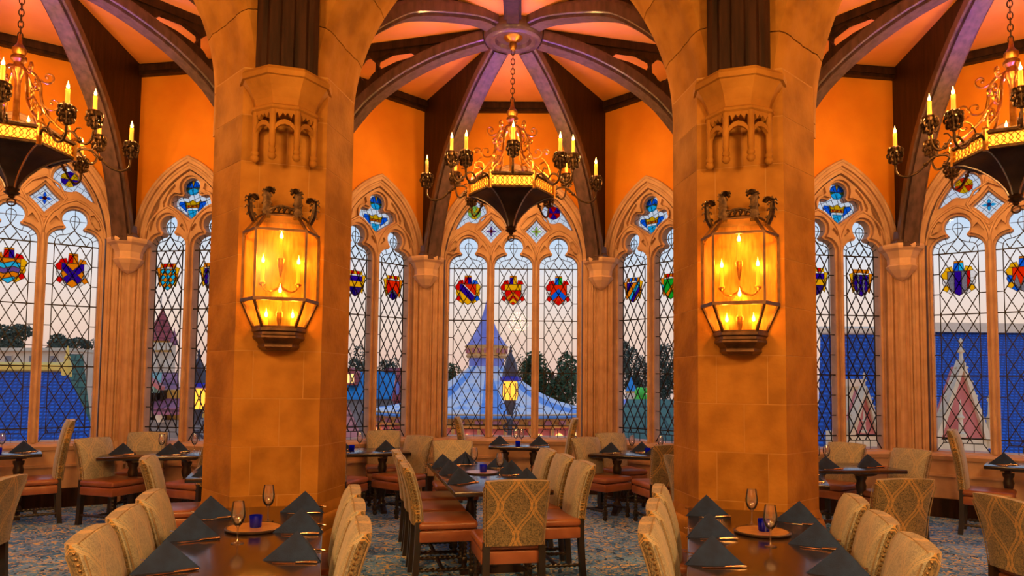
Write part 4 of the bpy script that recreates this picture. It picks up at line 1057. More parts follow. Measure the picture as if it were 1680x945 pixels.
def make_table(L, W, name='dining_table', small=False):
    """L along local y, W along local x"""
    t = empty(name)
    MB().rbox((0, 0, .74), (W, L, .04), .008, 2).build('tabletop', M['tabletop'], t, 40)
    ap = MB()
    # shaped bracket under the top
    br = [(-W*.40, .72), (-W*.33, .69), (-W*.22, .672), (-.06, .655), (.06, .655), (W*.22, .672), (W*.33, .69), (W*.40, .72)]
    ys = (-L*.30, L*.30) if not small else (-L*.24, L*.24)
    for y in ys: ap.prism(br, y-.03, y+.03, 'y')
    ap.box((0, 0, .70), (.07, L*.66, .04)); ap.build('apron', M['tableleg'], t)
    for y in ys:
        lg = MB(); lg.lathe([(.05, .06), (.06, .08), (.045, .12), (.03, .14), (.045, .20), (.055, .27), (.05, .33), (.034, .40), (.03, .43), (.045, .45), (.036, .47), (.05, .50), (.058, .55), (.045, .60), (.06, .63), (.062, .66)], 14, (0, y, 0)); lg.build('leg', M['tableleg'], t, 50)
        ft = MB(); ft.prism([(-W*.36, 0), (W*.36, 0), (W*.36, .03), (W*.26, .055), (.08, .085), (-.08, .085), (-W*.26, .055), (-W*.36, .03)], y-.035, y+.035, 'y'); ft.build('foot', M['tableleg'], t)
    MB().twist((0, ys[0], .16), (0, ys[1], .16), .022, 6, 6, 36).build('stretcher', M['tableleg'], t, 45)
    return t
# ------------------------------------------------------------------ table ware
M['napkin'] = surf('navy_napkin', (.004, .017, .075), (.008, .032, .125), 14, .85, .35, 220)
M['copperware'] = surf('warm_cutlery_metal', (.55, .38, .26), (.70, .52, .38), 20, .22, metal=1)
M['crystal'] = glass('wine_glass_crystal', (.98, .98, .98), .30, .02, .05)  # white haze mixed in to stand for bright highlights on the glass
M['votive'] = glass('cobalt_glass', (.04, .12, 1.0), .10, .03, .6)
M['board'] = surf('round_wooden_tray', (.32, .14, .05), (.50, .25, .09), 10, .3, .1, 40, stretch=(1, 6, 1), coat=.4)
M['boardrim'] = surf('tray_rim', (.015, .010, .008), (.04, .02, .012), 10, .35)
def napkin_proto():
    """square linen folded into a standing pyramid; front faces -y"""
    mb = MB(); n = 6
    A = Vector((0, .015, .135))
    def sheet(p0, p1, apex, bulge, thick):
        rows = []
        for i in range(n+1):
            t = i/n; row = []
            for j in range(n+1):
                s = j/n; b = Vector(p0).lerp(Vector(p1), s); p = b.lerp(Vector(apex), t); nn = (Vector(p1)-Vector(p0)).cross(Vector(apex)-Vector(p0)).normalized()
                row.append(p + nn*(bulge*sin(pi*s)*(1-t)*t*4))
            rows.append(row)
        vs_ = [tuple(p) for r in rows for p in r]; k = n+1
        nn = (Vector(p1)-Vector(p0)).cross(Vector(apex)-Vector(p0)).normalized()*thick
        vs2 = [tuple(Vector(p)-nn) for p in vs_]
        fs = [(i*k+j, i*k+j+1, (i+1)*k+j+1, (i+1)*k+j) for i in range(n) for j in range(n)]
        o = len(vs_); fs2 = [tuple(q+o for q in f[::-1]) for f in fs]
        edge = [(j, j+1) for j in range(n)] + [(i*k+n, (i+1)*k+n) for i in range(n)] + [((i+1)*k, i*k) for i in range(n)]
        mb.add(vs_ + vs2, fs + fs2 + [(b_, a_, a_+o, b_+o) for a_, b_ in edge])
    L_, R_, Bk = (-.145, -.055, .0), (.145, -.055, .0), (.02, .13, .0)
    sheet(L_, R_, A, .012, .004)
    sheet(R_, Bk, A, .006, .004); sheet(Bk, L_, A, .006, .004)
    sheet((.150, -.048, 0), (.055, .125, 0), A + Vector((.003, .004, -.008)), .010, .003)
    sheet((-.055, .125, 0), (-.150, -.048, 0), A + Vector((-.003, .004, -.008)), .010, .003)
    return mb.mesh('napkin', M['napkin'], 35)
NAP = napkin_proto()
def knife_proto():
    r = empty('knife')
    MB().loft([[(x-w, y, z) for x, z in ((0, .002), (0, .007))] + [(x+w, y, z) for x, z in ((0, .007), (0, .002))] for y, w in ((-.03, .006), (.05, .010), (.09, .009), (.112, .002))] if False else [[(-w, y, .003), (w, y, .003), (w, y, .006), (-w, y, .006)] for y, w in ((.0, .007), (.06, .010), (.095, .008), (.112, .001))]).build('blade', M['copperware'], r)
    h = MB(); h.tube([(0, 0, .007), (0, -.03, .008), (0, -.075, .009), (0, -.105, .008)], [.0045, .006, .008, .006], 7); h.build('handle', M['copperware'], r, 60)
    return r
def fork_proto():
    r = empty('fork')
    MB().tube(smooth_path([(0, -.10, .006), (0, -.04, .008), (0, .02, .012), (0, .05, .006)], 3), [.006]*4 + [.004]*6, 6).build('handle', M['copperware'], r, 60)
    t = MB(); t.rbox((0, .06, .006), (.022, .022, .003), .001, 1)
    for i in range(4): t.tube([(-.009+.006*i, .07, .006), (-.009+.006*i, .095, .011), (-.009+.006*i, .115, .014)], .0018, 4)
    t.build('tines', M['copperware'], r); return r
def glass_proto():
    r = empty('wine_glass')
    MB().lathe([(.034, .0), (.034, .003), (.012, .007), (.005, .014), (.004, .05), (.0045, .085), (.012, .094), (.028, .112), (.037, .14), (.038, .165), (.034, .195), (.029, .225), (.028, .225), (.033, .195), (.0365, .165), (.0355, .14), (.027, .114), (.011, .097), (.0005, .094)], 20).build('bowl_and_stem', M['crystal'], r, 60)
    return r
def votive_proto():
    r = empty('votive_holder')
    MB().lathe([(.030, 0), (.033, .004), (.036, .07), (.033, .07), (.030, .008), (.0005, .008)], 18).build('cup', M['votive'], r, 50)
    MB().lathe([(.024, .010), (.024, .035), (.0005, .037)], 12).build('candle', M['candle'], r); return r
def tray_proto():
    r = empty('serving_tray')
    MB().lathe([(.155, .0), (.165, .004), (.165, .012), (.158, .016), (.150, .013), (.0005, .013)], 36).build('rim', M['boardrim'], r, 50)
    MB().lathe([(.150, .0135), (.150, .0145), (.0005, .0145)], 36).build('board', M['board'], r); return r
PRO = {'knife': knife_proto(), 'fork': fork_proto(), 'wine_glass': glass_proto(), 'votive_holder': votive_proto(), 'serving_tray': tray_proto()}
CAT = {'knife': 'knife', 'fork': 'fork', 'wine_glass': 'wine glass', 'votive_holder': 'candle holder', 'serving_tray': 'tray'}
p_used = set()
def ware(kind, x, y, z, rz, label, group):
    o = PRO[kind] if kind not in p_used else copy_tree(PRO[kind]); p_used.add(kind)
    o.location = (x, y, z); o.rotation_euler = (0, 0, rz); return tag(o, label, CAT[kind], group)
TOP = .7602
def setting(tx, ty, ta, lx, ly, face, where):
    """napkin and cutlery at local (lx,ly) of a table turned ta; face = napkin turn"""
    c, s = cos(ta), sin(ta); X, Y = tx + lx*c - ly*s, ty + lx*s + ly*c; a = ta + face
    n = obj('napkin', NAP, None, (X, Y, TOP), a + random.uniform(-.08, .08)); tag(n, 'navy pyramid napkin, ' + where, 'napkin', 'folded napkins')
    for kind, dx, dy, rr in (('knife', .03, -.10, pi/2+.04), ('fork', .01, .165, pi/2-.10)):
        ware(kind, X + dx*cos(a) - dy*sin(a), Y + dx*sin(a) + dy*cos(a), TOP, a + rr, 'metal %s, %s' % (kind, where), kind + 's at the place settings')
def table_at(x, y, ang, L, W, label, small=False):
    t = make_table(L, W, small=small); t.location = (x, y, 0); t.rotation_euler = (0, 0, ang); tag(t, label, 'table', 'dark wood dining tables'); return t
def loc(tx, ty, ta, lx, ly): return tx + lx*cos(ta) - ly*sin(ta), ty + lx*sin(ta) + ly*cos(ta)

# the two long foreground tables and the long table in the middle; local y points away from the camera
LONG = {'left foreground table': (-1.35, 3.918, RAD(15.1), (-.50, .08, .66), (-.52, .06, .64)),
        'right foreground table': (1.492, 4.026, RAD(-13.1), (-.52, .12, .78), (-.55, .08, .72)),
        'long middle table': (-.228, 6.971, RAD(13.4), (-.70, -.10, .50), (-.74, -.14, .46))}
ORD = ('nearest', 'middle', 'farthest')
for nm, (tx, ty, ta, sl, sr) in LONG.items():
    mid = nm.startswith('long')
    table_at(tx, ty, ta, 2.14 if mid else 2.40, .83, {'left foreground table': 'long dark wood table before the left pier', 'right foreground table': 'long dark wood table before the right pier', 'long middle table': 'long dark wood table in the middle bay under the chandelier'}[nm])
    lat = .45 if mid else .27
    for sd, ss, fx in (('left', sl, 1), ('right', sr, -1)):
        for o_, s_ in zip(ORD, ss):
            X, Y = loc(tx, ty, ta, -fx*lat, s_); f = (fx*cos(ta), fx*sin(ta))
            place('low', X, Y, f[0], f[1], '%s damask backed chair on the %s side of the %s' % (o_, sd, nm), 'damask dining chairs')
    naps = {'left foreground table': ((-.46, .22, .86), (-.38, .30, .96)), 'right foreground table': ((-.44, .22, .92), (-.50, .14, .84)), 'long middle table': ((-.52, .12, .68), (-.62, .0, .56))}[nm]
    for sd, ns, fx in (('left', naps[0], -1), ('right', naps[1], 1)):
        for o_, s_ in zip(ORD, ns): setting(tx, ty, ta, fx*.29, s_, -fx*RAD(14) if not mid else -fx*RAD(20), '%s on the %s side of the %s' % (o_, sd, nm))
    ty_ = .40 if not mid else .10
    X, Y = loc(tx, ty, ta, .02, ty_); z = TOP
    ware('serving_tray', X, Y, z, .3, 'round wooden tray with dark rim on the ' + nm, 'round trays')
    ware('votive_holder', *loc(tx, ty, ta, .03, ty_-.01), z+.015, 0, 'cobalt blue votive glass on the tray of the ' + nm, 'blue votive glasses')
    ware('wine_glass', *loc(tx, ty, ta, .13 if mid else (-.03 if nm[0] == 'l' else .03), -.22 if mid else ty_-.37), z, 0, 'wine glass standing in front of the tray, ' + nm, 'wine glasses')
    ware('wine_glass', *loc(tx, ty, ta, .08 if nm.startswith('left') else -.02, ty_+.24), z, 0, 'wine glass standing behind the tray, ' + nm, 'wine glasses')
setting(-.228, 6.971, RAD(13.4), -.02, .92, pi, 'alone at the far end of the long middle table')
place('low', .05, 5.50, -.22, .976, 'chair at the near head of the long middle table, back towards us', 'damask dining chairs')
place('low', -.60, 8.25, .20, -.98, 'chair at the far head of the long middle table, facing us', 'damask dining chairs')

# tables along the windows: (x, y, angle, length across, depth)
def window_table(nm, x, y, a, L, W, label): table_at(x, y, a + pi/2, L, W, label, True)
window_table('middle bay window table', .12, 10.28, 0, .84, .62, 'small dark table under the three light window of the middle bay')
q1 = bay_pt(-1, 0, 10.12); window_table('', q1[0], q1[1], RAD(36), .84, .66, 'small dark table under the end window of the left bay')
q2 = bay_pt(1, 0, 10.12); window_table('', q2[0], q2[1], RAD(-36), .84, .66, 'small dark table under the end window of the right bay')
T4, T5, T6, T8, T10, T12 = (-1.90, 9.17, RAD(18)), (1.66, 9.27, RAD(-16)), (-4.12, 8.52, RAD(18)), (3.62, 8.06, RAD(6)), (-2.66, 7.05, RAD(18)), (2.72, 7.15, RAD(-18))
window_table('', *T4, 1.2, .72, 'dark table beside the left canted window of the middle bay')
window_table('', *T5, 1.2, .72, 'dark table beside the right canted window of the middle bay')
window_table('', *T6, 1.2, .72, 'dark table beside the canted window of the left bay')
window_table('', *T8, 1.2, .72, 'dark table beside the canted window of the right bay')
table_at(*T10[:2], T10[2], 1.1, .74, 'dark table half hidden behind the left pier', True)
table_at(*T12[:2], T12[2], 1.1, .74, 'dark table hidden behind the right pier', True)
G = 'damask dining chairs'
place('tall', -.42, 10.15, 1, .05, 'tall chair left of the table under the middle bay window', 'tall backed dining chairs')
place('tall', .56, 10.12, -1, .05, 'tall chair right of the table under the middle bay window', 'tall backed dining chairs')
place('tall', -5.41, 8.20, -.809, -.588, 'tall chair in profile under the blue roof window at left', 'tall backed dining chairs')
place('tall', 5.41, 8.26, .809, -.588, 'tall chair in profile under the end window at right', 'tall backed dining chairs')
place('low', -1.70, 9.78, .25, -.97, 'chair with its back to the left canted window, middle bay', G)
place('low', -1.36, 8.98, -.62, -.78, 'chair at the right end of the left canted window table, middle bay', G)
place('low', -1.98, 8.50, .30, .95, 'chair on the room side of the left canted window table, mostly behind the pier', G)
place('low', 1.18, 9.05, .64, -.76, 'chair at the left end of the right canted window table, middle bay', G)
place('low', 1.52, 9.85, .40, -.91, 'chair with its back to the right canted window, middle bay', G)
place('low', 1.78, 8.62, -.28, .96, 'chair on the room side of the right canted window table, mostly behind the pier', G)
place('low', 1.98, 7.15, .93, .35, 'chair half hidden by the left edge of the right pier', G)
place('low', -4.50, 8.22, .93, -.30, 'chair at the left end of the canted window table, left bay', G)
place('low', -4.62, 8.98, .20, -.98, 'chair with its back to the canted window, left bay', G)
place('low', -3.50, 8.12, -.90, .35, 'chair at the right end of the canted window table, left bay', G)
place('low', -2.86, 6.52, .95, .31, 'chair in profile at the left edge of the left pier', G)
place('low', -3.74, 4.92, -.97, -.2, 'chair cut off by the left edge of the picture', G)
place('low', 4.20, 8.02, -.92, -.40, 'chair at the right end of the canted window table, right bay', G)
place('low', 3.86, 8.72, -.80, -.60, 'chair with its back to the canted window, right bay', G)
place('low', 3.0, 5.86, -.15, .99, 'chair seen from behind at the right edge of the right pier', G)
place('low', 3.55, 4.72, .98, .10, 'chair cut off by the right edge of the picture', G)
def spread(nm, t, items, glasses, votive):
    for lx, ly, fc, wh in items: setting(t[0], t[1], t[2], lx, ly, fc, wh + ' of the ' + nm)
    for (lx, ly), wh in zip(glasses, ('left', 'right')): ware('wine_glass', *loc(*t, lx, ly), TOP, 0, '%s wine glass on the %s' % (wh, nm), 'wine glasses')
    if votive: ware('votive_holder', *loc(*t, *votive), TOP, 0, 'cobalt blue votive glass on the ' + nm, 'blue votive glasses')
spread('table under the middle bay window', (.12, 10.28, 0), ((-.28, .0, 0, 'left side'), (.28, .0, 0, 'right side')), ((-.05, -.02), (.03, -.04)), (-.02, -.18))
spread('table under the left bay end window', (q1[0], q1[1], RAD(36)), ((-.26, 0, 0, 'left side'), (.24, 0, 0, 'right side')), ((-.05, .1), (.03, .05)), (0, -.12))
spread('table under the right bay end window', (q2[0], q2[1], RAD(-36)), ((-.24, 0, 0, 'left side'), (.24, 0, 0, 'right side')), ((-.02, .05), (.07, .0)), (.02, -.12))
spread('left canted window table, middle bay', T4, ((-.28, -.2, 0, 'near left'), (.32, -.05, 0, 'right end'), (-.22, .2, 0, 'window side')), ((-.33, .05), (.0, .05)), (-.10, .02))
spread('right canted window table, middle bay', T5, ((-.36, -.05, 0, 'left end'), (.0, .22, 0, 'window side'), (.22, -.14, 0, 'near right'), (.46, .1, 0, 'right end')), ((-.10, .0), (.25, .12)), (.10, .0))
spread('canted window table, left bay', T6, ((-.40, -.02, 0, 'left end'), (.12, -.16, 0, 'room side'), (.16, .2, 0, 'window side')), ((.0, .05), (.36, .05)), None)
spread('canted window table, right bay', T8, ((.38, .0, 0, 'right end'), (-.30, .12, 0, 'left end'), (-.22, -.2, 0, 'room side')), ((-.22, .0), (-.05, .1)), None)
spread('table behind the left pier', T10, ((-.18, -.38, 0, 'near end'), (-.20, .15, 0, 'far end')), (), None)
spread('table behind the right pier', T12, ((.2, -.30, 0, 'near end'), (.2, .25, 0, 'far end')), (), None)
# ------------------------------------------------------------------ the park outside the windows (ground lies one storey lower)
GZ = -6.0
def site(px, py, D):
    """survey: bearing and elevation read off the photograph -> point at world depth D"""
    X, Y = px-840, py-472.5; X, Y = X*cos(ROLL)+Y*sin(ROLL), -X*sin(ROLL)+Y*cos(ROLL)
    r = _F + _R*(X/F_PX) - _U*((Y-SHIFT)/F_PX); t = D/r.y
    return Vector((CAM_X, 0, CAM_H)) + r*t
def shingle(name, c1, c2, row=.35, rough=.7):
    m, N, L, B = new_mat(name); B.inputs['Roughness'].default_value = rough
    t = N.new('ShaderNodeTexCoord'); br = N.new('ShaderNodeTexBrick'); L.new(t.outputs['Object'], br.inputs['Vector'])
    mp = N.new('ShaderNodeMapping'); mp.inputs['Rotation'].default_value = (pi/2, 0, 0); L.new(t.outputs['Object'], mp.inputs[0]); L.new(mp.outputs[0], br.inputs['Vector'])
    br.inputs['Color1'].default_value = (*c1, 1); br.inputs['Color2'].default_value = (*c2, 1); br.inputs['Mortar'].default_value = (*[c*.45 for c in c1], 1)
    br.inputs['Scale'].default_value = 1; br.inputs['Row Height'].default_value = row; br.inputs['Brick Width'].default_value = row*1.6; br.inputs['Mortar Size'].default_value = .03
    L.new(br.outputs['Color'], B.inputs['Base Color']); return m
M['blueroof'] = shingle('blue_shingle', (.004, .09, .50), (.006, .13, .62), .10)
M['greenroof'] = shingle('green_shingle', (.05, .13, .09), (.07, .18, .12), .3)
M['redroof'] = shingle('red_shingle', (.36, .05, .05), (.45, .09, .08), .3)
M['mauveroof'] = shingle('mauve_shingle', (.28, .08, .14), (.36, .12, .18), .3)
M['pinkroof'] = shingle('pink_tile', (.62, .20, .16), (.72, .28, .22), .3)
M['skyblue'] = surf('sky_blue_panel', (.01, .24, .62), (.02, .30, .70), 2, .6)
M['cream'] = surf('cream_wall', (.80, .64, .44), (.88, .72, .52), 2, .8)
M['yellow'] = surf('yellow_flashing', (.85, .55, .08), (.9, .62, .12), 3, .5)
M['palestone'] = surf('pale_carved_stone', (.66, .56, .38), (.78, .66, .46), 4, .8, .3)
M['pinkwall'] = surf('pink_wall', (.55, .16, .14), (.62, .20, .18), 3, .8)
M['greywall'] = surf('grey_wall', (.22, .20, .19), (.32, .29, .27), 3, .8)
M['timber'] = surf('ochre_infill', (.75, .38, .05), (.82, .45, .08), 3, .8)
M['mint'] = shingle('mint_shingle', (.20, .38, .30), (.26, .45, .36), .3)
M['tent'] = surf('painted_tent_canvas', (.30, .48, .80), (.85, .70, .62), 1.1, .7, c3=(.70, .74, .80), contrast=(.30, .70))
M['tentblue'] = surf('tent_blue_stripe', (.10, .30, .72), (.22, .42, .80), 1.2, .7)
M['tentviolet'] = surf('tent_violet_cone', (.20, .22, .60), (.30, .32, .70), 1.5, .65)
M['gold'] = surf('gilded_cornice', (.75, .30, .06), (.9, .50, .15), 6, .45)
M['rose'] = surf('rose_panel', (.55, .14, .16), (.68, .24, .24), 3, .6)
M['glowwin'] = emit('lit_arcade', (1.0, .52, .14), 1.4)
M['leaf'] = surf('tree_leaf', (.020, .055, .018), (.05, .11, .035), 1.5, .8)
M['leaf2'] = surf('pine_needle', (.05, .075, .05), (.10, .13, .085), 1.5, .85)
M['lime'] = surf('bright_topiary', (.06, .62, .05), (.12, .75, .10), 3, .7)
M['bark'] = surf('tree_bark', (.08, .05, .035), (.14, .09, .06), 5, .9)
M['paving'] = surf('park_paving', (.35, .22, .18), (.45, .30, .25), .4, .9)
M['lampiron'] = surf('lamp_iron', (.03, .03, .05), (.06, .06, .09), 8, .5)
M['cobalt'] = surf('cobalt_lamp_band', (.01, .02, .5), (.02, .03, .6), 8, .4)
g_ = MB(); g_.box((0, 130, GZ-.1), (420, 232, .2)); struct(g_.build('ground', M['paving']), 'paved park ground far below the windows')
def thing(name, p, label, cat, group=None): return tag(empty(name, (p.x, p.y, GZ)), label, cat, group)
class Site:
    """builder in local coordinates of a thing standing at depth D; px/py in survey units"""
    def __init__(s, name, pc, D, label, cat, group=None):
        p = site(pc, 640, D); s.o = thing(name, Vector((p.x, D, 0)), label, cat, group); s.b = Vector((p.x, D, GZ)); s.D = D
    def __call__(s, px, py, dd=0):
        p = site(px, py, s.D + dd) - s.b; return (p.x, dd, p.z)
    def poly(s, name, mat, pts, d0, d1, parent=None):
        q = [s(x, y) for x, y in pts]; q2 = [(a[0], a[2]) for a in q]
        if sum(q2[i-1][0]*q2[i][1]-q2[i][0]*q2[i-1][1] for i in range(len(q2))) < 0: q2 = q2[::-1]
        return MB().prism(q2, d0, d1, 'y').build(name, M[mat], parent or s.o)
    def ground_poly(s, name, mat, x0, y0, x1, d0, d1):
        a, b = s(x0, y0), s(x1, y0); return MB().prism([(a[0], 0), (b[0], 0), (b[0], b[2]), (a[0], a[2])], d0, d1, 'y').build(name, M[mat], s.o)
    def slope(s, name, mat, top, bot, dtop, dbot, th=.15, parent=None):
        """roof plane from eave (bot: px0,px1,py) rising away to ridge (top: px0,px1,py); depths differ"""
        A = [s(bot[0], bot[2], dbot), s(bot[1], bot[2], dbot), s(top[1], top[2], dtop), s(top[0], top[2], dtop)]
        return MB().loft([[(x, y, z-th) for x, y, z in A], A]).build(name, M[mat], parent or s.o)
    def windows(s, rects, mat='greywall', d=-.06):
        for x0, y0, x1, y1 in rects:
            f = s.poly('window_frame', 'cream', [(x0-1, y0-1), (x1+1, y0-1), (x1+1, y1+1), (x0-1, y1+1)], d, .02); s.poly('pane', mat, [(x0, y0), (x1, y0), (x1, y1), (x0, y1)], d-.03, d+.01, f)
    def cone(s, name, mat, px, pyt, pyb, rpx, dd, n=20, curve=.0, parent=None, smooth=40):
        t, b = s(px, pyt, dd), s(px, pyb, dd); r = abs(s(px+rpx, pyb)[0]-s(px, pyb)[0]); h = t[2]-b[2]
        return MB().lathe([(max(r*(1-i/8)*(1-curve*sin(pi*i/8)), .02), h*i/8) for i in range(9)], n, (b[0], dd, b[2])).build(name, M[mat], parent or s.o, smooth)
    def drum(s, name, mat, px, pyt, pyb, rpx, dd, n=20, parent=None):
        t, b = s(px, pyt, dd), s(px, pyb, dd); r = abs(s(px+rpx, pyb)[0]-s(px, pyb)[0])
        return MB().lathe([(r, 0), (r, t[2]-b[2])], n, (b[0], dd, b[2])).build(name, M[mat], parent or s.o, 40)
# carousel in front of the middle bay
S = Site('carousel', 797, 38, 'carousel with a blue and white tent roof and violet cone', 'carousel')
c0 = (S(797, 678, 7.0)[0], 7.0, S(797, 680)[2]); R_e = 7.3; KZ = .80
def tentprof(): return [(r_*R_e, z_*KZ) for r_, z_ in ((1, 0), (.82, .22), (.62, .70), (.44, 1.45), (.29, 2.35), (.18, 3.05), (.15, 3.35))]
segs = 24; zc = c0[2]
for i in range(segs):
    a0, a1 = 2*pi*i/segs, 2*pi*(i+1)/segs; loops = []
    for r, z in tentprof():
        loops.append([(c0[0]+rr*cos(a), 7+rr*sin(a), zc+z) for rr, a in ((r, a0), (r, a1), (r-.06, a1), (r-.06, a0))])
    MB().loft(loops).build('roof_gore', M['tent'] if i % 3 else M['tentblue'], S.o, 60)
z1 = zc+3.35*KZ
MB().lathe([(R_e*.15, -.2), (R_e*.15, .55)], 24, (c0[0], 7, z1)).build('drum', M['tentviolet'], S.o, 40)
MB().lathe([(R_e*.165, 0), (R_e*.18, .15), (R_e*.165, .3), (R_e*.18, .6), (R_e*.19, .75), (R_e*.17, .8)], 24, (c0[0], 7, z1+.5)).build('crown_band', M['gold'], S.o, 40)
for i in range(20):
    a = 2*pi*i/20; MB().box((0, 0, .45), (.18, .08, .28), Matrix.Translation((c0[0]+R_e*.175*cos(a), 7+R_e*.175*sin(a), z1+.5)) @ Matrix.Rotation(a+pi/2, 4, 'Z')).build('band_panel', M['rose'], S.o)
MB().lathe([(R_e*.175, 0), (R_e*.12, .55), (R_e*.075, 1.2), (R_e*.035, 2.0), (.04, 2.9), (.01, 3.1)], 24, (c0[0], 7, z1+1.3)).build('spire', M['tentviolet'], S.o, 40)
MB().lathe([(R_e*.97, -.75), (R_e*1.0, -.62), (R_e*.98, -.5), (R_e*1.0, -.34), (R_e*1.02, -.2), (R_e*1.03, -.02), (R_e*1.0, .02)], 48, (c0[0], 7, zc)).build('cornice', M['gold'], S.o, 30)
MB().lathe([(R_e*1.035, -.22), (R_e*1.04, -.14), (R_e*1.035, -.06)], 48, (c0[0], 7, zc)).build('cornice_rim', M['tentblue'], S.o, 30)
for i in range(48):
    a = 2*pi*i/48
    if sin(a) < .35: MB().box((0, 0, -.45), (.42, .10, .22), Matrix.Translation((c0[0]+R_e*1.0*cos(a), 7+R_e*1.0*sin(a), zc)) @ Matrix.Rotation(a+pi/2, 4, 'Z')).build('cornice_panel', M['rose'], S.o)
MB().lathe([(R_e*.92, 0), (R_e*.92, zc-.75)], 40, (c0[0], 7, 0)).build('arcade_wall', M['rose'], S.o, 40)
for i in range(32):
    a = 2*pi*(i+.5)/32
    if sin(a) < .3:
        Mx = Matrix.Translation((c0[0]+R_e*.93*cos(a), 7+R_e*.93*sin(a), 0)) @ Matrix.Rotation(a+pi/2, 4, 'Z')
        MB().prism(pointed(.42, zc-3.3, zc-1.6, zc-1.05, 6), -.05, .05, 'y', M=Mx).build('lit_arch', M['glowwin'], S.o)
        MB().tube([(R_e*.965*cos(a+.098)+c0[0], 7+R_e*.965*sin(a+.098), 0), (R_e*.965*cos(a+.098)+c0[0], 7+R_e*.965*sin(a+.098), zc-.7)], .10, 8).build('column', M['gold'], S.o)
# street lamp in front of it
def street_lamp(px, pytop, D, label, k=1.0):
    p = site(px, pytop, D); H_ = p.z - GZ
    o = tag(empty('street_lamp', (p.x, D, GZ)), label, 'street lamp', 'park street lamps')
    MB().lathe([(.22, 0), (.2, .3), (.12, .5), (.09, 1.0), (.065, 2.0), (.05, H_-1.75*k)], 12).build('post', M['lampiron'], o, 50)
    b = H_-1.30*k
    MB().lathe([(.06*k, b-.35*k), (.12*k, b-.12*k), (.14*k, b)], 8).build('gallery', M['lampiron'], o)
    sc = MB()
    for s in (-1, 1):
        pts = [(s*(.06+.09*(1-t)*sin(t*9)+.08*t)*k, 0, b-.75*k+.5*k*t) for t in [i/12 for i in range(13)]]; sc.tube(pts, .018, 5)
        sc.tube([(s*.10*k+.06*k*cos(t), 0, b-.62*k+.06*k*sin(t)) for t in [2*pi*j/10 for j in range(10)]], .014, 5, True)
        sc.tube([(s*.16*k+.07*k*cos(t), 0, b-.15*k+.07*k*sin(t)) for t in [2*pi*j/10 for j in range(8)]], .014, 5)
    sc.build('scrollwork', M['lampiron'], o)
    MB().lathe([(.15*k, b), (.18*k, b+.12*k), (.17*k, b+.40*k), (.14*k, b+.46*k)], 8).build('amber_globe', M['lampglow'], o)
    cg = MB()
    for i in range(8): a = 2*pi*i/8; cg.tube([(.155*k*cos(a), .155*k*sin(a), b), (.185*k*cos(a), .185*k*sin(a), b+.12*k), (.175*k*cos(a), .175*k*sin(a), b+.40*k)], .012*k, 4)
    cg.build('cage', M['lampiron'], o)
    MB().lathe([(.20*k, b+.44*k), (.26*k, b+.47*k), (.25*k, b+.54*k), (.18*k, b+.56*k)], 8).build('collar', M['cobalt'], o)
    MB().lathe([(.20*k, b+.54*k), (.16*k, b+.78*k), (.10*k, b+.98*k), (.04*k, b+1.08*k), (.03*k, b+1.12*k), (.05*k, b+1.16*k), (.02*k, b+1.20*k), (.03*k, b+1.24*k), (.005, b+1.30*k)], 8).build('hood', M['lampiron'], o)
M['lampglow'] = emit('street_lamp_amber', (1.0, .38, .03), 1.6)
street_lamp(838, 566, 17, 'black street lamp with amber globe before the carousel')
street_lamp(327, 572, 15.5, 'black street lamp with amber globe left of the left pier')
# trees
def tree(px, pyt, pyb, rpx, D, label, kind='leaf', group='trees in the park', n=900, flat=.6, seed=0):
    rnd = random.Random(seed + int(px)); p = site(px, pyb, D); t = site(px, pyt, D); r = rpx*D/F_PX; h = (t.z-p.z)
    o = tag(empty('tree', (p.x, D, GZ)), label, 'tree', group); zb = p.z - GZ
    MB().tube([(0, 0, 0), (.1, 0, zb*.6), (-.05, .1, zb+h*.3), (.1, 0, zb+h*.7)], [.35, .28, .2, .08], 7).build('trunk', M['bark'], o, 50)
    bl = MB(); blobs = [(rnd.uniform(-.7, .7)*r, rnd.uniform(-.5, .5)*r, zb + h*rnd.uniform(.25, .85), rnd.uniform(.3, .5)) for _ in range(9)]
    for i in range(int(n*1.7)):
        bx, by, bz, br = rnd.choice(blobs); d = Vector((rnd.gauss(0, 1), rnd.gauss(0, 1), rnd.gauss(0, 1))).normalized()*rnd.uniform(.5, 1)**.5
        c = Vector((bx, by, bz)) + Vector((d.x*br*r, d.y*br*r, d.z*br*h*flat)); s = r*rnd.uniform(.045, .09)
        u = Vector((rnd.gauss(0, 1), rnd.gauss(0, 1), rnd.gauss(0, 1))).normalized(); w = u.orthogonal().normalized()
        bl.add([tuple(c-u*s), tuple(c+w*s*.7), tuple(c+u*s), tuple(c-w*s*.7)], [(0, 1, 2, 3)])
    f = bl.build('foliage', M[kind], o); f['kind'] = 'stuff'
    return o
tree(905, 570, 700, 44, 58, 'dense dark green tree right of the carousel', seed=1, n=2600)
tree(745, 590, 660, 24, 60, 'dark green tree left behind the carousel cone', seed=2, n=1200)
tree(862, 585, 670, 22, 62, 'tree behind the street lamp', seed=5, n=1000)
tree(585, 572, 640, 24, 60, 'pine over the blue panelled roofs, left one', 'leaf2', seed=3)
tree(632, 588, 625, 20, 72, 'pine over the blue panelled roofs, right one', 'leaf2', seed=4)
tree(1040, 562, 675, 30, 80, 'hazy tree in the right canted window, left one', 'leaf2', seed=6, n=2200)
tree(1090, 566, 675, 30, 78, 'hazy tree in the right canted window, right one', 'leaf2', seed=7, n=2200)
tree(18, 530, 585, 34, 48, 'umbrella pine above the blue roof at far left', 'leaf2', seed=8, n=1300, flat=.4)
tree(100, 545, 585, 30, 50, 'umbrella pine above the blue roof, middle one', 'leaf2', seed=9, n=1300, flat=.4)
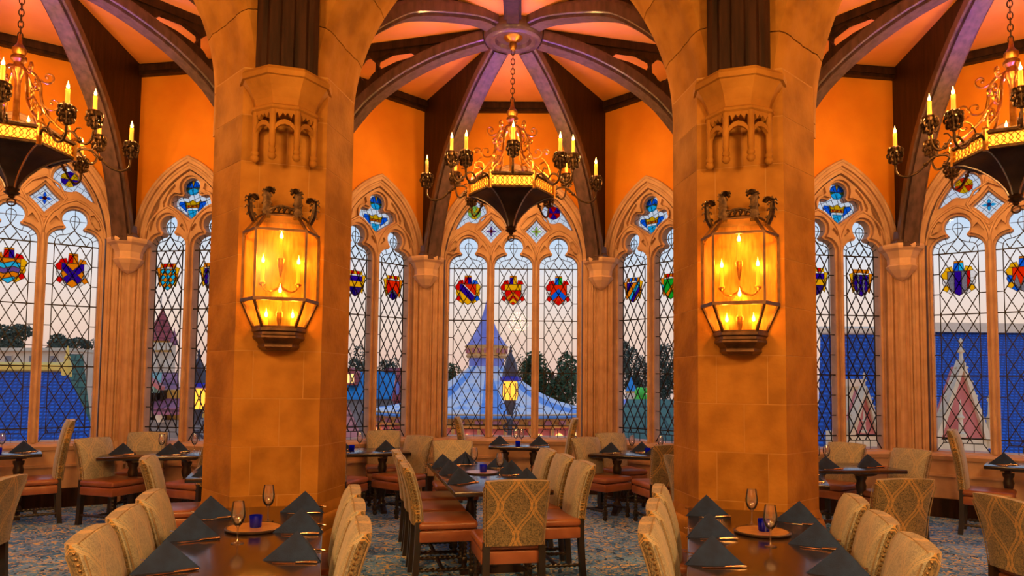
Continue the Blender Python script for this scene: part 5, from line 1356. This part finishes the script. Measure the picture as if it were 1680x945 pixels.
tree(140, 556, 600, 22, 52, 'umbrella pine above the green gable', 'leaf2', seed=10, n=900, flat=.4)
# blue hip-roofed hall in the left bay's end window
S = Site('blue_roofed_hall', 60, 20, 'large hall with a bright blue hip roof and yellow ridge, left', 'building')
S.ground_poly('wall', 'cream', -190, 742, 168, .6, 9.5)
S.slope('roof_slope', 'blueroof', (-190, 108, 607), (-190, 172, 745), 3.2, 0)
a, b, c_ = S(108, 607, 3.2), S(172, 745, 0), S(172, 745, 7); MB().loft([[a, b, c_], [(x, y, z-.2) for x, y, z in (a, b, c_)]]).build('roof_slope', M['blueroof'], S.o)
S.slope('roof_slope', 'blueroof', (-190, 108, 607), (-190, 172, 745), 3.3, 7)
MB().tube([S(-190, 601, 3.2), S(110, 603, 3.2)], .17, 6).build('ridge_flashing', M['yellow'], S.o)
q = S(109, 618, 3.1); MB().lathe([(.16, 0), (.14, .35), (.12, .45), (.07, .55), (.10, .62), (.05, .70), (.05, .85), (.01, 1.0)], 8, q).build('ridge_finial', M['yellow'], S.o)
S = Site('beige_block', 30, 34, 'flat topped beige block behind the blue hip roof', 'building')
S.ground_poly('wall', 'cream', -80, 574, 113, 0, 8); S.poly('parapet', 'palestone', [(-82, 571), (115, 571), (115, 576), (-82, 576)], -.3, 8.2); S.windows([(10, 584, 20, 594), (50, 584, 60, 594), (84, 584, 94, 594)])
S = Site('green_gabled_house', 128, 31, 'house with a dark green shingled gable beside the blue roof', 'building')
S.ground_poly('wall', 'greywall', 106, 690, 148, .5, 2.2); S.slope('roof_slope', 'greenroof', (112, 136, 581), (104, 150, 700), 1.3, 0); S.slope('roof_slope', 'greenroof', (112, 136, 581), (104, 150, 700), 1.4, 2.6)
S = Site('grey_tower', 149, 44, 'plain grey tower at the edge of the left end window', 'building')
S.ground_poly('wall', 'greywall', 139, 592, 162, 0, 4); S.poly('parapet', 'greywall', [(138, 583), (163, 583), (163, 593), (138, 593)], -.2, 4.2); S.windows([(144, 605, 149, 618)])
# red tower and the timbered house, canted window of the left bay
S = Site('red_coned_tower', 264, 34, 'round tower with a red conical roof and gallery of windows', 'tower')
S.drum('wall', 'cream', 264, 560, 660, 20, 1.2); S.drum('gallery', 'timber', 264, 558, 578, 23, 1.2); S.cone('conical_roof', 'redroof', 264, 506, 560, 27, 1.2, curve=.08)
q = S(264, 658, 1.2); MB().lathe([(.62, 0), (.60, q[2])], 20, (q[0], 1.2, 0)).build('tower_base', M['cream'], S.o, 40); S.cone('finial', 'greywall', 264, 486, 508, 1.2, 1.2); S.cone('side_cone', 'mauveroof', 285, 538, 566, 7, .4)
S.windows([(250, 563, 254, 573), (258, 563, 262, 573), (266, 563, 270, 573), (274, 563, 278, 573), (252, 590, 257, 604), (270, 590, 275, 604)], d=.38)
S = Site('timbered_house', 262, 17, 'ochre half timbered house with mint and mauve roofs', 'building')
S.ground_poly('wall', 'timber', 232, 640, 296, .4, 5); S.ground_poly('lower_wall', 'greywall', 230, 690, 300, .2, 5)
S.slope('mint_roof', 'mint', (240, 266, 611), (232, 262, 634), 1.5, -.2); S.slope('mauve_roof', 'mauveroof', (258, 292, 612), (252, 298, 670), 2.5, -.3); S.slope('roof_slope', 'mauveroof', (240, 292, 611), (240, 298, 670), 2.6, 5.4)
for x0, y0, x1, y1 in ((234, 640, 238, 690), (244, 640, 250, 690), (256, 640, 260, 690), (232, 660, 262, 664)): S.poly('timber_beam', 'wood', [(x0, y0), (x1, y0), (x1, y1), (x0, y1)], .2, .45)
S.poly('gable_edge', 'pinkwall', [(238, 612), (241, 608), (276, 634), (274, 640)], -.4, -.15); S.windows([(255, 678, 264, 692), (240, 668, 243, 684)], d=.15)
S = Site('ochre_gate_house', 318, 24, 'ochre and blue gate house at the left pier edge', 'building')
S.ground_poly('wall', 'timber', 306, 650, 350, .2, 4); S.slope('roof_slope', 'skyblue', (312, 346, 612), (304, 352, 652), 2, -.3); S.slope('roof_slope', 'skyblue', (312, 346, 612), (304, 352, 652), 2.1, 4.4); S.windows([(316, 660, 322, 676), (332, 660, 338, 676)])
# blue and red pavilions, left canted window of the middle bay
S = Site('blue_pavilion', 632, 60, 'sky blue panelled pavilion between the lancets', 'building')
S.ground_poly('wall', 'greywall', 612, 650, 645, .3, 2.8); S.slope('roof_slope', 'skyblue', (616, 649, 609), (610, 645, 652), 1.5, 0); S.slope('roof_slope', 'skyblue', (616, 649, 609), (610, 645, 652), 1.6, 3); S.poly('ridge', 'mauveroof', [(627, 603), (646, 603), (647, 610), (625, 610)], 1.3, 1.8)
S = Site('red_pavilion', 658, 56, 'red panelled pavilion at the right of the blue one', 'building')
S.ground_poly('wall', 'redroof', 645, 652, 672, .2, 2.2); S.slope('roof_slope', 'redroof', (652, 670, 603), (643, 674, 655), 1.2, 0); S.slope('roof_slope', 'redroof', (652, 670, 603), (643, 674, 655), 1.3, 2.5)
S.poly('banner', 'tentviolet', [(650, 628), (656, 626), (655, 646), (651, 648)], -.3, -.2)
S = Site('blue_gable', 580, 50, 'sky blue gable with a lit lattice dormer at the left pier', 'building')
S.ground_poly('wall', 'greywall', 558, 650, 601, .3, 2.8); S.slope('roof_slope', 'skyblue', (562, 598, 610), (556, 598, 652), 1.5, 0); S.slope('roof_slope', 'skyblue', (562, 598, 610), (556, 598, 652), 1.6, 3); S.poly('dormer', 'redroof', [(566, 632), (566, 612), (575, 603), (585, 612), (585, 632)], -.1, 1.5); S.windows([(570, 614, 574, 628), (577, 614, 581, 628)], 'glowwin', -.15)
S = Site('pink_roofed_house', 580, 20, 'house with a pink tiled roof low in the left lancet', 'building')
S.ground_poly('wall', 'cream', 552, 742, 604, .4, 4); S.slope('roof_slope', 'pinkroof', (550, 566, 652), (550, 606, 745), 2.2, 0); S.slope('roof_slope', 'pinkroof', (550, 566, 652), (550, 606, 745), 2.3, 4.5)
# right canted window of the middle bay
S = Site('blue_coned_turret', 1036, 44, 'small turret with a blue cone among the trees', 'tower')
S.drum('wall', 'cream', 1036, 640, 690, 8, 1); S.cone('conical_roof', 'skyblue', 1036, 617, 642, 10, 1); S.windows([(1032, 646, 1035, 654), (1038, 646, 1041, 654)], d=.3); S.drum('gallery', 'timber', 1036, 640, 645, 9, 1)
S = Site('topiary', 1052, 30, 'bright green leafy topiary over the green roof', 'topiary')
tp = MB(); rnd = random.Random(5)
for x, y, r in ((1050, 644, 9), (1058, 641, 5), (1047, 655, 7), (1056, 652, 7)):
    q = S(x, y); rr = r*30/F_PX; tp.ball(q, rr, 12)
tp.build('foliage', M['lime'], S.o, 60); S.ground_poly('stem', 'bark', 1051, 660, 1053, -.05, .05)
S = Site('green_roofed_house', 1050, 20, 'low house with a wide green shingled roof', 'building')
S.ground_poly('wall', 'greywall', 996, 748, 1130, .4, 6); S.slope('roof_slope', 'greenroof', (1030, 1130, 655), (990, 1130, 752), 4.2, 0); S.slope('roof_slope', 'greenroof', (1030, 1130, 655), (990, 1130, 752), 4.3, 8)
S = Site('cream_annexe', 1030, 34, 'cream annexe below the blue turret', 'building')
S.ground_poly('wall', 'cream', 1014, 664, 1050, 0, 4); S.slope('roof_slope', 'tentviolet', (1018, 1046, 655), (1012, 1052, 668), 1.5, -.2); S.windows([(1020, 672, 1026, 684), (1034, 672, 1040, 684)])
# right bay: blue roofs and gothic gables
S = Site('blue_roofed_palace', 1640, 24, 'vast palace roof of blue shingles with a cream ridge, right', 'building')
S.ground_poly('wall', 'palestone', 1485, 790, 1900, .6, 12); S.slope('roof_slope', 'blueroof', (1490, 1900, 545), (1480, 1900, 800), 5.5, 0); S.slope('roof_slope', 'blueroof', (1490, 1900, 545), (1480, 1900, 800), 5.6, 11)
rz_ = S(1500, 540, 5.5); rl = S(1486, 537, 5.5); rr_ = S(1900, 541, 5.5)
MB().box(((rl[0]+rr_[0])/2, 5.5, (rl[2]+rr_[2])/2-.0), (rr_[0]-rl[0], .4, .38)).build('ridge', M['cream'], S.o).rotation_euler = (0, 0, 0)
S = Site('blue_gabled_wing', 1398, 16, 'blue shingled wing with a cream ridge in the right bay lancets', 'building')
S.ground_poly('wall', 'pinkwall', 1340, 770, 1448, .5, 6); S.slope('roof_slope', 'blueroof', (1346, 1446, 546), (1340, 1450, 775), 3, 0); S.slope('roof_slope', 'blueroof', (1346, 1446, 546), (1340, 1450, 775), 3.1, 6)
r0, r1 = S(1344, 543, 3), S(1448, 543, 3); MB().tube([r0, r1], .12, 6).build('ridge', M['cream'], S.o)
def gothic_gable(pc, pyt, D, w, label, k):
    S = Site('gothic_gable', pc, D, label, 'gable')
    base = pyt + 165*k
    S.poly('gable_wall', 'pinkwall', [(pc-w, base), (pc+w, base), (pc, pyt+45*k)], 0, .4)
    S.ground_poly('wall', 'palestone', pc-w-4, base-2, pc+w+4, .0, 1.0)
    for s in (-1, 1):
        S.poly('coping', 'palestone', [(pc+s*(w+6), base), (pc+s*(w-3), base), (pc-s*1, pyt+48*k), (pc, pyt+34*k)], -.10, .2)
        for i in range(5):
            t = (i+.7)/5.5; q = S(pc+s*lerp(1, w+4, t), lerp(pyt+36*k, base, t), .1); MB().ball(q, 3.2*k*D/F_PX, 8).ball((q[0]+s*.05, q[1], q[2]+.08), 2.2*k*D/F_PX, 8).build('crocket', M['palestone'], S.o, 60)
    q = S(pc, pyt+40*k, .1); u = k*D/F_PX
    MB().lathe([(6*u, -6*u), (7*u, 0), (3.5*u, 4*u), (2.5*u, 16*u), (6*u, 19*u), (6*u, 22*u), (2.5*u, 25*u), (2*u, 32*u), (4*u, 35*u), (2*u, 39*u), (.3*u, 42*u)], 8, q).build('finial', M['palestone'], S.o)
    q = S(pc, base-4, -.2); MB().lathe([(7*u, 0), (8*u, 5*u), (4*u, 9*u), (3*u, 28*u), (6*u, 31*u), (2.5*u, 36*u), (2*u, 50*u), (.3*u, 60*u)], 8, q).build('niche_pinnacle', M['palestone'], S.o)
    for s in (-1, 1):
        q = S(pc+s*(w+8), base, 0); MB().lathe([(5*u, -14*u), (5*u, 30*u), (6.5*u, 33*u), (3*u, 40*u), (2*u, 60*u), (4*u, 64*u), (.5*u, 72*u)], 8, q).build('pinnacle', M['palestone'], S.o)
gothic_gable(1577, 556, 17, 40, 'carved gothic gable with tall finial before the blue palace roof', 1.0)
gothic_gable(1418, 612, 13.5, 22, 'smaller carved gothic gable before the blue gabled wing', .62)
S = Site('cream_chimney', 1402, 14.8, 'cream chimney stack left of the smaller gothic gable', 'chimney')
S.ground_poly('stack', 'palestone', 1394, 632, 1410, 0, .7); S.poly('cap', 'cream', [(1391, 622), (1413, 622), (1413, 634), (1391, 634)], -.1, .8)
